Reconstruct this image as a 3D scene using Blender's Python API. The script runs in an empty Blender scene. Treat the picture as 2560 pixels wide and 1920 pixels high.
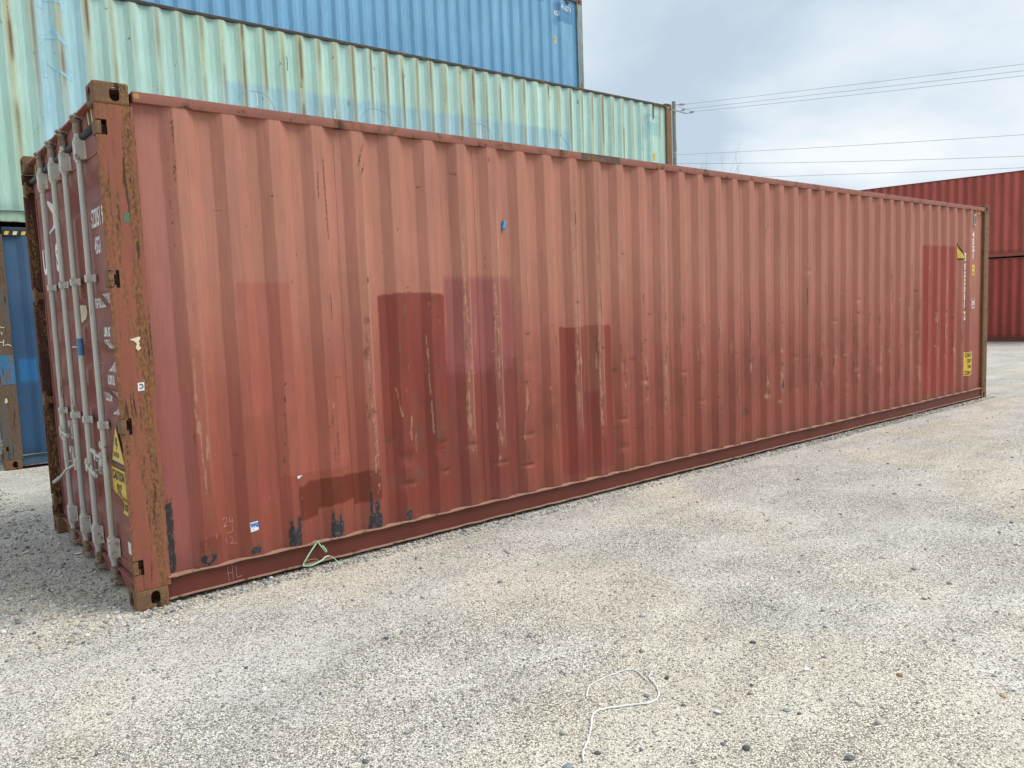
import bpy, bmesh, math, random
import numpy as np
from mathutils import Vector, Matrix
S = bpy.context.scene
C = S.collection
R = math.radians
PI = math.pi

# ------------------------------------------------------------------ camera
CAM = Vector((-1.05, -4.6556, 1.5995))
yaw, pitch, roll = 0.6874, -0.0926, -0.0385
f = Vector((math.cos(pitch)*math.sin(yaw), math.cos(pitch)*math.cos(yaw), math.sin(pitch)))
rt = Vector((math.cos(yaw), -math.sin(yaw), 0)); up = rt.cross(f)
r2 = rt*math.cos(roll)+up*math.sin(roll); u2 = -rt*math.sin(roll)+up*math.cos(roll)
cd = bpy.data.cameras.new("camera"); co = bpy.data.objects.new("camera", cd); C.objects.link(co)
M = Matrix((( r2.x, u2.x, -f.x, CAM.x), (r2.y, u2.y, -f.y, CAM.y), (r2.z, u2.z, -f.z, CAM.z), (0, 0, 0, 1)))
co.matrix_world = M
cd.sensor_width = 36; cd.lens = 1966.6*36/2560; cd.clip_start = 0.05; cd.clip_end = 3000
S.camera = co

# ------------------------------------------------------------------ light
SUN_EL, SUN_AZ = R(54), R(132)      # azimuth clockwise from +Y; light comes from the right and from behind the camera
W = bpy.data.worlds.new("World"); S.world = W; W.use_nodes = True
S.view_settings.view_transform = 'Standard'; S.view_settings.look = 'None'
S.view_settings.gamma = 1; S.view_settings.use_curve_mapping = False
S.view_settings.exposure = 1.09

def build_world():
    nt = W.node_tree; nt.nodes.clear(); N = nt.nodes.new; L = nt.links.new
    out = N('ShaderNodeOutputWorld')
    sky = N('ShaderNodeTexSky'); sky.sky_type = 'NISHITA'; sky.sun_disc = False
    sky.sun_elevation = SUN_EL; sky.sun_rotation = SUN_AZ
    b1 = N('ShaderNodeBackground'); b1.inputs['Strength'].default_value = 0.07
    L(sky.outputs[0], b1.inputs['Color'])
    tc = N('ShaderNodeTexCoord'); sep = N('ShaderNodeSeparateXYZ'); L(tc.outputs['Generated'], sep.inputs[0])
    zz = N('ShaderNodeMath'); zz.operation = 'MAXIMUM'; L(sep.outputs['Z'], zz.inputs[0]); zz.inputs[1].default_value = 0
    za = N('ShaderNodeMath'); za.operation = 'ADD'; L(zz.outputs[0], za.inputs[0]); za.inputs[1].default_value = 0.16
    cx = N('ShaderNodeMath'); cx.operation = 'DIVIDE'; L(sep.outputs['X'], cx.inputs[0]); L(za.outputs[0], cx.inputs[1])
    cy = N('ShaderNodeMath'); cy.operation = 'DIVIDE'; L(sep.outputs['Y'], cy.inputs[0]); L(za.outputs[0], cy.inputs[1])
    cb = N('ShaderNodeCombineXYZ'); L(cx.outputs[0], cb.inputs[0]); L(cy.outputs[0], cb.inputs[1]); cb.inputs[2].default_value = 3.1
    n1 = N('ShaderNodeTexNoise'); n1.inputs['Scale'].default_value = 0.8; n1.inputs['Detail'].default_value = 7
    n1.inputs['Roughness'].default_value = 0.52; n1.inputs['Distortion'].default_value = 0.25
    L(cb.outputs[0], n1.inputs['Vector'])
    cr = N('ShaderNodeValToRGB'); e = cr.color_ramp.elements
    e[0].position = 0.38; e[0].color = (0.45, 0.535, 0.615, 1)
    e[1].position = 0.60; e[1].color = (0.76, 0.785, 0.795, 1)
    m = cr.color_ramp.elements.new(0.47); m.color = (0.585, 0.66, 0.72, 1)
    L(n1.outputs[0], cr.inputs[0])
    # the overcast dome is brighter overhead than at the horizon
    g = N('ShaderNodeMapRange'); g.inputs['From Min'].default_value = 0.05; g.inputs['From Max'].default_value = 1.0
    g.inputs['To Min'].default_value = SKY_LO; g.inputs['To Max'].default_value = SKY_HI; L(zz.outputs[0], g.inputs['Value'])
    b2 = N('ShaderNodeBackground'); L(cr.outputs[0], b2.inputs['Color']); L(g.outputs[0], b2.inputs['Strength'])
    mx = N('ShaderNodeMixShader'); mx.inputs[0].default_value = 0.88
    L(b1.outputs[0], mx.inputs[1]); L(b2.outputs[0], mx.inputs[2]); L(mx.outputs[0], out.inputs['Surface'])
SKY_LO, SKY_HI = 0.60, 0.62
build_world()
sd = bpy.data.lights.new("sun", 'SUN'); sd.energy = 1.5; sd.angle = R(34); sd.color = (1, 0.96, 0.9)
so = bpy.data.objects.new("sun", sd); C.objects.link(so)
sv = Vector((math.sin(SUN_AZ)*math.cos(SUN_EL), math.cos(SUN_AZ)*math.cos(SUN_EL), math.sin(SUN_EL)))
so.rotation_euler = (-sv).to_track_quat('-Z', 'Y').to_euler()
so.location = (0, 0, 30)

rng = np.random.default_rng(7); random.seed(7)

# ------------------------------------------------------------------ helpers
def tag(o, label=None, cat=None, group=None, kind=None):
    if label: o['label'] = label
    if cat: o['category'] = cat
    if group: o['group'] = group
    if kind: o['kind'] = kind
    return o
def empty(name, loc=(0, 0, 0), rz=0, label=None, cat=None, group=None):
    o = bpy.data.objects.new(name, None); C.objects.link(o); o.location = loc; o.rotation_euler = (0, 0, rz)
    o.empty_display_size = .2
    return tag(o, label, cat, group)
def link(name, me, mat=None, parent=None, smooth=False):
    if mat is not None: me.materials.append(mat)
    if smooth: me.shade_smooth()
    o = bpy.data.objects.new(name, me); C.objects.link(o)
    if parent is not None: o.parent = parent
    return o
def clone(o, parent=None, loc=None):
    c = o.copy(); C.objects.link(c)
    if parent is not None: c.parent = parent
    if loc is not None: c.location = loc
    return c

class MB:
    """collects simple solids into one mesh"""
    def __init__(s): s.bm = bmesh.new()
    def box(s, a, b, bevel=0.0):
        x0, y0, z0 = a; x1, y1, z1 = b
        t = bmesh.new(); bmesh.ops.create_cube(t, size=1)
        for v in t.verts: v.co = Vector(((x0+x1)/2+v.co.x*(x1-x0), (y0+y1)/2+v.co.y*(y1-y0), (z0+z1)/2+v.co.z*(z1-z0)))
        if bevel > 0: bmesh.ops.bevel(t, geom=t.edges[:], offset=bevel, segments=2, affect='EDGES', profile=0.6)
        s._add(t); return s
    def cyl(s, a, b, r, n=16, r1=None, caps=True):
        a = Vector(a); b = Vector(b); d = b-a; t = bmesh.new()
        bmesh.ops.create_cone(t, cap_ends=caps, segments=n, radius1=r, radius2=r if r1 is None else r1, depth=d.length)
        q = d.to_track_quat('Z', 'Y').to_matrix().to_4x4()
        bmesh.ops.transform(t, matrix=Matrix.Translation((a+b)/2) @ q, verts=t.verts)
        s._add(t); return s
    def prism(s, pts, axis, lo, hi):
        """pts in the two other axes (order x,y,z without axis)"""
        t = bmesh.new(); vs = []
        for w in (lo, hi):
            row = []
            for p in pts:
                c = list(p); c.insert(axis, w); row.append(t.verts.new(c))
            vs.append(row)
        t.faces.new(vs[0]); t.faces.new(vs[1][::-1])
        for i in range(len(pts)):
            j = (i+1) % len(pts); t.faces.new((vs[0][i], vs[1][i], vs[1][j], vs[0][j]))
        bmesh.ops.recalc_face_normals(t, faces=t.faces); s._add(t); return s
    def tube(s, pts, r, n=8):
        pts = [Vector(p) for p in pts]; t = bmesh.new(); rings = []
        for i, p in enumerate(pts):
            d = (pts[min(i+1, len(pts)-1)]-pts[max(i-1, 0)]).normalized()
            x = d.orthogonal().normalized() if i == 0 else (px-d*px.dot(d)).normalized()
            px = x; y = d.cross(x)
            rr = r[i] if isinstance(r, (list, tuple)) else r
            rings.append([t.verts.new(p+(x*math.cos(2*PI*k/n)+y*math.sin(2*PI*k/n))*rr) for k in range(n)])
        for a, b in zip(rings[:-1], rings[1:]):
            for k in range(n): t.faces.new((a[k], a[(k+1) % n], b[(k+1) % n], b[k]))
        t.faces.new(rings[0][::-1]); t.faces.new(rings[-1]); s._add(t); return s
    def _add(s, t):
        me = bpy.data.meshes.new('tmp'); t.to_mesh(me); t.free(); s.bm.from_mesh(me); bpy.data.meshes.remove(me)
    def mesh(s, name):
        me = bpy.data.meshes.new(name); s.bm.to_mesh(me); s.bm.free(); return me
    def obj(s, name, mat, parent=None, smooth=False, auto=None):
        me = s.mesh(name)
        o = link(name, me, mat, parent, smooth)
        if auto: me.shade_smooth(); me.set_sharp_from_angle(angle=R(auto))
        return o

# ------------------------------------------------------------------ material nodes
class G:
    """tiny node-expression builder"""
    def __init__(s, name):
        s.m = bpy.data.materials.new(name); s.m.use_nodes = True; s.t = s.m.node_tree; s.t.nodes.clear()
        s.out = s.t.nodes.new('ShaderNodeOutputMaterial'); s.bs = s.t.nodes.new('ShaderNodeBsdfPrincipled')
        s.t.links.new(s.bs.outputs[0], s.out.inputs[0])
        s.tc = s.t.nodes.new('ShaderNodeTexCoord')
    def put(s, v, sock):
        if isinstance(v, bpy.types.NodeSocket): s.t.links.new(v, sock)
        elif isinstance(v, (tuple, list)) and sock.type == 'RGBA': sock.default_value = (*v[:3], 1)
        else: sock.default_value = v
    def math(s, op, a, b=0.0, c=None, clamp=False):
        n = s.t.nodes.new('ShaderNodeMath'); n.operation = op; n.use_clamp = clamp
        s.put(a, n.inputs[0]); s.put(b, n.inputs[1])
        if c is not None: s.put(c, n.inputs[2])
        return n.outputs[0]
    def coord(s, scale=(1, 1, 1), loc=(0, 0, 0), src='Object'):
        n = s.t.nodes.new('ShaderNodeMapping'); n.inputs['Scale'].default_value = scale; n.inputs['Location'].default_value = loc
        s.t.links.new(s.tc.outputs[src], n.inputs[0]); return n.outputs[0]
    def noise(s, vec, scale=1.0, detail=4, rough=0.55, dist=0.0):
        n = s.t.nodes.new('ShaderNodeTexNoise'); s.put(vec, n.inputs['Vector']); n.inputs['Scale'].default_value = scale
        n.inputs['Detail'].default_value = detail; n.inputs['Roughness'].default_value = rough; n.inputs['Distortion'].default_value = dist
        return n.outputs[0]
    def vor(s, vec, scale=1.0, feature='F1', out='Distance'):
        n = s.t.nodes.new('ShaderNodeTexVoronoi'); n.feature = feature; s.put(vec, n.inputs['Vector']); n.inputs['Scale'].default_value = scale
        return n.outputs[out]
    def ss(s, v, lo, hi):
        n = s.t.nodes.new('ShaderNodeMapRange'); n.interpolation_type = 'SMOOTHSTEP'; s.put(v, n.inputs[0])
        n.inputs[1].default_value = lo; n.inputs[2].default_value = hi; return n.outputs[0]
    def lin(s, v, lo, hi, a, b):
        n = s.t.nodes.new('ShaderNodeMapRange'); s.put(v, n.inputs[0]); n.inputs[1].default_value = lo; n.inputs[2].default_value = hi
        n.inputs[3].default_value = a; n.inputs[4].default_value = b; return n.outputs[0]
    def mix(s, fac, a, b, mode='MIX'):
        n = s.t.nodes.new('ShaderNodeMix'); n.data_type = 'RGBA'; n.blend_type = mode; n.clamp_factor = True
        s.put(fac, n.inputs[0]); s.put(a, n.inputs[6]); s.put(b, n.inputs[7]); return n.outputs[2]
    def scale(s, col, v):
        n = s.t.nodes.new('ShaderNodeVectorMath'); n.operation = 'SCALE'; s.put(col, n.inputs[0]); s.put(v, n.inputs['Scale']); return n.outputs[0]
    def attr(s, name, out='Color'):
        n = s.t.nodes.new('ShaderNodeAttribute'); n.attribute_name = name; return n.outputs[out]
    def sep(s, v):
        n = s.t.nodes.new('ShaderNodeSeparateXYZ'); s.put(v, n.inputs[0]); return n.outputs
    def bump(s, h, strength=0.3, dist=0.005):
        n = s.t.nodes.new('ShaderNodeBump'); n.inputs['Strength'].default_value = strength; n.inputs['Distance'].default_value = dist
        s.put(h, n.inputs['Height']); s.t.links.new(n.outputs[0], s.bs.inputs['Normal'])
    def done(s, col, rough=0.6, metal=0.0, spec=None):
        s.put(col, s.bs.inputs['Base Color']); s.put(rough, s.bs.inputs['Roughness']); s.bs.inputs['Metallic'].default_value = metal
        if spec is not None: s.bs.inputs['Specular IOR Level'].default_value = spec
        return s.m

def mat_plain(name, col, rough=0.6, metal=0.0, var=0.12, sc=25.0):
    g = G(name); n = g.noise(g.coord((1, 1, 1)), sc, 5)
    c = g.scale(g.mix(0, col, col), g.lin(n, 0.3, 0.7, 1-var, 1+var))
    g.bump(g.noise(g.coord(), sc*6, 3), 0.15, 0.002)
    return g.done(c, rough, metal)

def mat_paint_attr(name, rust=(0.10, 0.045, 0.02), pale=(0.46, 0.27, 0.19), black=(0.018, 0.020, 0.027), rough=0.55):
    """paint whose colour and wear were brushed on the mesh: Paint = colour, Wear = rust / black / pale"""
    g = G(name); p = g.attr('Paint'); w = g.sep(g.attr('Wear', 'Vector'))
    fine = g.noise(g.coord((60, 60, 5)), 1, 5, 0.6)                  # vertical run marks
    mid = g.noise(g.coord((3.2, 3.2, 1.1), (3, 1, 7)), 1, 5, 0.6)
    c = g.scale(p, g.math('MULTIPLY', g.lin(fine, 0.3, 0.7, 0.90, 1.09), g.lin(mid, 0.3, 0.7, 0.90, 1.09)))
    spk = g.noise(g.coord((1, 1, .45)), 90, 4, 0.7); spk2 = g.noise(g.coord((1, 1, .35), (5, 3, 1)), 38, 5, 0.68)
    mp = g.ss(g.math('ADD', w[2], g.math('MULTIPLY', g.math('SUBTRACT', spk2, 0.5), 2.4)), 0.44, 0.56)
    c = g.mix(g.math('MULTIPLY', mp, g.lin(spk, .35, .6, .25, .95)), c, g.mix(spk, pale, (0.30, 0.145, 0.09)))
    mr = g.ss(g.math('ADD', w[0], g.math('MULTIPLY', g.math('SUBTRACT', spk, 0.5), 2.4)), 0.44, 0.60)
    c = g.mix(g.math('MULTIPLY', mr, .82), c, g.mix(g.ss(spk2, .35, .65), rust, (0.20, 0.085, 0.045)))
    # small scattered chips
    chip = g.ss(g.noise(g.coord((1, 1, .6), (9, 2, 4)), 26, 3, 0.5), 0.745, 0.775)
    c = g.mix(g.math('MULTIPLY', chip, .8), c, rust)
    mb = g.ss(g.math('ADD', w[1], g.math('MULTIPLY', g.math('SUBTRACT', spk2, 0.5), 1.9)), 0.36, 0.64)
    c = g.mix(g.math('MULTIPLY', mb, .93), c, g.mix(g.ss(spk, .52, .68), black, (0.13, 0.14, 0.16)))
    g.bump(g.math('ADD', g.math('MULTIPLY', spk2, .6), g.math('MULTIPLY', mr, -.4)), 0.25, 0.004)
    return g.done(c, g.lin(mr, 0, 1, rough, 0.85), 0, 0.35)

def mat_worn(name, paint, rust, amount, rust2=(0.30, 0.15, 0.055), dark=(0.065, 0.034, 0.02), vert=True, sc=1.0, rough=0.6, dirt=0.0, band=None):
    """paint going to rust; amount 0 = clean, 1 = bare"""
    g = G(name); st = (34*sc, 34*sc, 2.4*sc) if vert else (9*sc, 9*sc, 9*sc)
    a = g.noise(g.coord(st), 1, 7, 0.66, 0.4); b = g.noise(g.coord((5*sc, 5*sc, 1.3*sc) if vert else (4*sc, 4*sc, 4*sc), (4, 7, 1)), 1, 6, 0.62)
    fine = g.noise(g.coord((1, 1, .5)), 70*sc, 5, 0.7)
    s_ = g.math('ADD', g.math('MULTIPLY', a, .55), g.math('MULTIPLY', b, .45))
    if band:
        X = g.sep(g.tc.outputs['Object'])[0]
        for bx, bw, bg in band: s_ = g.math('ADD', s_, g.math('MULTIPLY', g.ss(g.math('ABSOLUTE', g.math('SUBTRACT', X, bx)), bw, 0.0), bg))
    th = 0.62-0.26*amount
    m = g.ss(g.math('ADD', s_, g.math('MULTIPLY', g.math('SUBTRACT', fine, .5), .22)), th-0.04, th+0.07)
    c = g.scale(g.mix(0, paint, paint), g.lin(b, .3, .7, .84, 1.14))
    rc = g.mix(g.ss(fine, .38, .62), rust, rust2)
    rc = g.mix(g.ss(g.math('SUBTRACT', a, g.math('MULTIPLY', fine, .25)), .44, .52), rc, dark)
    c = g.mix(m, c, rc)
    chips = g.ss(g.noise(g.coord((1, 1, .5), (2, 8, 3)), 45*sc, 3, .5), .70, .74)
    c = g.mix(g.math('MULTIPLY', chips, .7), c, dark)
    if dirt: c = g.mix(g.math('MULTIPLY', g.ss(g.noise(g.coord((14, 14, 1.2), (1, 1, 5)), 1, 4), .45, .75), dirt), c, (.12, .10, .08))
    g.bump(g.math('ADD', g.math('MULTIPLY', m, -.5), g.math('MULTIPLY', fine, .5)), .35, .004)
    return g.done(c, g.lin(m, 0, 1, rough, .88), 0, .35)

RED = (0.33, 0.105, 0.075)
M_panel = mat_paint_attr('red_side_paint')
M_post = mat_worn('red_post_paint', (.27, .082, .052), (.135, .056, .030), .50, (.245, .112, .048), band=[(.148, .035, .11), (.004, .03, .10), (.192, .012, .08), (.07, .02, .03)])
M_cast = mat_worn('rusty_casting', (.165, .092, .052), (.085, .045, .024), .60, (.25, .14, .06), (.035, .022, .015), vert=False, sc=1.6, rough=.8)
M_rail = mat_worn('red_rail_paint', (.285, .105, .078), (.15, .07, .045), .38, (.22, .105, .06), vert=False, sc=.9)
M_brail = mat_worn('red_sill_rail_paint', (.125, .030, .020), (.15, .05, .03), -.35, (.2, .09, .05), vert=False, sc=.7)  # red darkened to carry the shade beneath the flange
M_edge = mat_worn('scuffed_rail_edge', (.34, .20, .145), (.22, .12, .07), .40, (.34, .2, .13), (.09, .05, .03), vert=False, sc=1.5)
M_door = mat_worn('red_door_paint', (.255, .082, .066), (.12, .055, .03), .10, dirt=.35)
M_doord = mat_worn('shaded_channel_red', (.06, .022, .018), (.04, .02, .012), .35)  # darkened red, stands in for the shade inside the post channel
M_rubber = mat_plain('black_rubber', (.022, .025, .03), .65)
M_dark = mat_plain('dark_inside', (.012, .009, .008), .95)
M_galv = mat_worn('galvanised_rod', (.50, .495, .45), (.30, .25, .18), .06, (.30, .20, .12), vert=True, sc=1.4, rough=.55)
M_brkt = mat_worn('galvanised_bracket', (.54, .52, .475), (.30, .22, .14), .18, (.33, .22, .13), (.12, .10, .08), vert=False, sc=2.2)
M_cam = mat_worn('worn_cam_metal', (.34, .27, .22), (.15, .08, .05), .5, (.3, .2, .13), (.07, .04, .03), vert=False, sc=3)
M_white = mat_plain('white_print', (.78, .78, .76), .6, var=.05)
M_pink = mat_plain('chalk_line', (.52, .30, .25), .9, var=.15, sc=80)
M_yellow = mat_plain('yellow_sticker', (.66, .45, .055), .45, var=.07)
M_black = mat_plain('black_print', (.02, .02, .02), .5)
M_blue_p = mat_plain('blue_print', (.02, .14, .50), .5)
M_sticker = mat_plain('white_sticker', (.74, .76, .78), .4, var=.04)
M_cream = mat_plain('cream_torn_paper', (.66, .60, .42), .7)

# ------------------------------------------------------------------ ground
_b = np.random.default_rng(3)
BUMPS = [(math.cos(a), math.sin(a), w, p) for a, w, p in zip(_b.uniform(0, 6.28, 40), _b.uniform(1.5, 9, 40), _b.uniform(0, 6.28, 40))]
def sstep_(v, a, b): t = np.clip((v-a)/(b-a), 0, 1); return t*t*(3-2*t)
def gz(x, y):
    x = np.asarray(x, float); y = np.asarray(y, float)
    def s(t): t = np.clip(t, 0, 1); return t*t*(3-2*t)
    a = s((y-2.9)/2.6)*0.058
    b = s((x-14)/14)*0.112
    z = -np.maximum(a, b)
    near = 1/(1+np.exp(np.clip((np.hypot(x-6, y-2)-30)/4, -30, 30)))
    bm_ = np.zeros_like(z)
    for k, (ca, sa, w, ph) in enumerate(BUMPS): bm_ = bm_+np.sin((x*ca+y*sa)*w+ph)*.0032/w
    keep = 1-.75*sstep_(np.minimum(np.minimum(x+.2, 12.4-x), np.minimum(y+.25, 2.7-y)), 0, .2)
    return z+bm_*near*keep

def mat_gravel():
    g = G('gravel_yard'); P = g.tc.outputs['Object']
    big = g.noise(g.coord((1, 1, 1)), .55, 4, .55, .6); med = g.noise(g.coord((1, 1, 1), (7, 3, 0)), 2.3, 5, .6, .4)
    # grit cells
    v1 = g.vor(P, 150, 'F1', 'Color'); d1 = g.vor(P, 150, 'F1', 'Distance')
    v2 = g.vor(g.coord((1, 1, 1), (.3, .7, 0)), 62, 'F1', 'Color'); d2 = g.vor(g.coord((1, 1, 1), (.3, .7, 0)), 62, 'F1', 'Distance')
    k1 = g.sep(v1); k2 = g.sep(v2)
    sand = g.mix(g.ss(med, .35, .65), (.665, .63, .53), (.735, .70, .60))
    grey = g.mix(g.ss(med, .35, .65), (.61, .605, .565), (.71, .70, .655))
    base = g.mix(g.ss(big, .42, .60), sand, grey)
    dust = g.ss(g.noise(g.coord((.5, 1.1, 1), (4, 9, 0)), 1.6, 6, .62, .5), .40, .62)      # 1 = dusty, grit buried
    # every grain has a tone of its own
    c = g.scale(base, g.math('ADD', 1.0, g.math('MULTIPLY', g.math('SUBTRACT', k1[0], .52), g.lin(dust, 0, 1, .80, .42))))
    c = g.mix(g.math('MULTIPLY', g.math('GREATER_THAN', k1[1], .875), .9), c, (.11, .105, .10))
    c = g.mix(g.math('MULTIPLY', g.math('GREATER_THAN', k1[2], .95), .6), c, (.36, .24, .17))
    stone = g.math('MULTIPLY', g.math('GREATER_THAN', k2[1], g.lin(g.ss(big, .4, .62), 0, 1, .86, .56)), g.ss(d2, .48, .36))
    sc = g.mix(g.ss(k2[0], .15, .75), (.19, .20, .21), (.66, .64, .60)); sc = g.mix(g.math('GREATER_THAN', k2[2], .90), sc, (.42, .33, .24))
    c = g.mix(g.math('MULTIPLY', stone, g.lin(dust, 0, 1, .92, .40)), c, sc)
    gaps = g.ss(d1, .44, .66)
    c = g.mix(g.math('MULTIPLY', gaps, g.lin(dust, 0, 1, .80, .42)), c, (.16, .14, .115))
    fn = g.noise(P, 46, 5, .72); c = g.mix(g.math('MULTIPLY', g.ss(fn, .56, .66), .6), c, (.17, .15, .12))  # dark specks painted in as small shadows among the grit
    # dusty tracks and damp patches across the yard
    tr = g.noise(g.coord((.28, 1.5, 1), (2, 5, 0)), 1.2, 6, .62, .6)
    c = g.scale(c, g.lin(tr, .3, .7, .94, 1.06))
    h = g.math('ADD', g.math('MULTIPLY', g.math('SUBTRACT', 1, d1), .5), g.math('MULTIPLY', g.math('MULTIPLY', g.math('SUBTRACT', .6, d2), stone), 1.4))
    h = g.math('ADD', h, g.math('MULTIPLY', g.noise(P, 30, 4, .6), .6))
    g.bump(h, .9, .009)
    return g.done(c, .92, 0, .2)
M_gravel = mat_gravel()

def axis(lo, hi, fine_lo, fine_hi, d, grow=1.22):
    a = list(np.arange(fine_lo, fine_hi+1e-6, d)); s = d; x = a[-1]
    while x < hi: s *= grow; x += s; a.append(x)
    s = d; x = a[0]; pre = []
    while x > lo: s *= grow; x -= s; pre.append(x)
    return np.array(pre[::-1]+a)
def ground():
    X = axis(-900, 1500, -4, 9, .045); Y = axis(-900, 1500, -4.2, 4, .045)
    gx, gy = np.meshgrid(X, Y, indexing='ij')
    z = gz(gx, gy)
    z = z+rng.normal(0, .0010, z.shape)*(np.abs(gx-2.5) < 7)*(np.abs(gy) < 4.5)
    nx, ny = gx.shape
    me = bpy.data.meshes.new('gravel_ground')
    co_ = np.stack([gx, gy, z], -1).reshape(-1, 3)
    i = np.arange(nx*ny).reshape(nx, ny)
    q = np.stack([i[:-1, :-1], i[1:, :-1], i[1:, 1:], i[:-1, 1:]], -1).reshape(-1, 4)
    fast_mesh(me, co_, q)
    o = link('gravel_ground', me, M_gravel, None, True); o['kind'] = 'structure'; o['label'] = 'pale beige and grey gravel yard in front of the containers'
def fast_mesh(me, co_, q):
    n = q.shape[1]
    me.vertices.add(len(co_)); me.vertices.foreach_set('co', co_.astype(np.float32).ravel())
    me.loops.add(q.size); me.loops.foreach_set('vertex_index', q.astype(np.int32).ravel())
    me.polygons.add(len(q)); me.polygons.foreach_set('loop_start', np.arange(0, q.size, n, dtype=np.int32))
    me.polygons.foreach_set('loop_total', np.full(len(q), n, dtype=np.int32))
    me.update(calc_edges=True); me.validate()
ground()

def stones():
    g = G('loose_stone'); c = g.attr('Tint'); n = g.noise(g.coord(), 160, 4)
    g.bump(g.noise(g.coord(), 220, 3), .3, .002)
    m = g.done(g.scale(c, g.lin(n, .3, .7, .82, 1.15)), .85, 0, .25)
    # icosahedron
    t = (1+5**.5)/2
    V = np.array([(-1, t, 0), (1, t, 0), (-1, -t, 0), (1, -t, 0), (0, -1, t), (0, 1, t), (0, -1, -t), (0, 1, -t), (t, 0, -1), (t, 0, 1), (-t, 0, -1), (-t, 0, 1)], float)
    V /= np.linalg.norm(V[0])
    F = np.array([(0, 11, 5), (0, 5, 1), (0, 1, 7), (0, 7, 10), (0, 10, 11), (1, 5, 9), (5, 11, 4), (11, 10, 2), (10, 7, 6), (7, 1, 8), (3, 9, 4), (3, 4, 2), (3, 2, 6), (3, 6, 8), (3, 8, 9), (4, 9, 5), (2, 4, 11), (6, 2, 10), (8, 6, 7), (9, 8, 1)])
    pal = np.array([(.52, .49, .43), (.60, .57, .51), (.40, .39, .37), (.27, .28, .30), (.16, .165, .18), (.47, .40, .31), (.33, .27, .23), (.30, .33, .33), (.66, .65, .62), (.40, .34, .30)])
    pw = np.array([.22, .16, .18, .12, .06, .12, .03, .04, .05, .02])
    def batch(n, xr, yr, smin, smed, smax, foot=None, name='loose_gravel', bias=0, dark=1.0):
        x = rng.uniform(*xr, n*3); y = rng.uniform(*yr, n*3)
        # patchy density
        d = .5+.5*np.sin(x*.9+1.3*np.sin(y*1.1+.5))*np.cos(y*1.4+.8*np.sin(x*.7)); d = .25+.75*d
        d = d*(1.0 if bias == 0 else 1/(1+((x-CAM.x)**2+(y-CAM.y)**2)/bias))
        keep = rng.uniform(0, 1, n*3) < d
        ins = (x > .02) & (x < 12.17) & (y > .10) & (y < 2.42)
        keep &= ~ins
        x = x[keep][:n]; y = y[keep][:n]; n = len(x)
        s = np.clip(smed*np.exp(rng.normal(0, .42, n)), smin, smax)
        A = rng.uniform(0, 2*PI, n); fl = rng.uniform(.35, .75, n); el = rng.uniform(.65, 1.0, n)
        P = V[None]*(1+rng.uniform(-.22, .22, (n, 12, 1)))
        P[..., 0] *= s[:, None]; P[..., 1] *= (s*el)[:, None]; P[..., 2] *= (s*fl)[:, None]
        ca, sa = np.cos(A)[:, None], np.sin(A)[:, None]; tx = rng.uniform(-.3, .3, n)[:, None]
        px, py, pz = P[..., 0]*ca-P[..., 1]*sa, P[..., 0]*sa+P[..., 1]*ca, P[..., 2]
        pz = pz+px*tx
        P = np.stack([px+x[:, None], py+y[:, None], pz+(gz(x, y)+s*fl*.45)[:, None]], -1)
        q = (F[None]+(np.arange(n)*12)[:, None, None]).reshape(-1, 3)
        me = bpy.data.meshes.new(name); fast_mesh(me, P.reshape(-1, 3), q)
        ci = rng.choice(len(pal), n, p=pw/pw.sum()); col = pal[ci]*rng.uniform(.8, 1.2, (n, 1))*dark
        col = np.repeat(col, 12, 0); a = me.color_attributes.new('Tint', 'FLOAT_COLOR', 'POINT')
        a.data.foreach_set('color', np.c_[col, np.ones(len(col))].astype(np.float32).ravel())
        o = link(name, me, m, None); return o
    o = batch(42000, (-3.0, 8.5), (-4.0, 3.0), .0020, .0035, .010, bias=7); tag(o, 'fine pale grey and tan grit scattered over the gravel yard', 'gravel', kind='stuff')
    o = batch(6500, (-3.4, 13), (-4.0, 5.5), .004, .0072, .018, bias=16, name='loose_pebbles', dark=.86); tag(o, 'loose grey and dark pebbles strewn over the gravel yard', 'pebbles', kind='stuff')
    o = batch(6000, (.0, 12.3), (-.13, .05), .003, .0062, .018, name='base_debris', dark=.8); tag(o, 'grit and small stones gathered along the foot of the near container', 'gravel', kind='stuff')
    o = batch(7000, (-2.6, .0), (-.3, 5.0), .005, .0095, .020, name='coarse_gravel'); tag(o, 'coarser gravel heaped beside the door end of the near red container', 'gravel', kind='stuff')
stones()

# ------------------------------------------------------------------ container geometry
L_, W_, H_ = 12.192, 2.438, 2.896
X0, PITCH = 0.4714, 0.278

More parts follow.
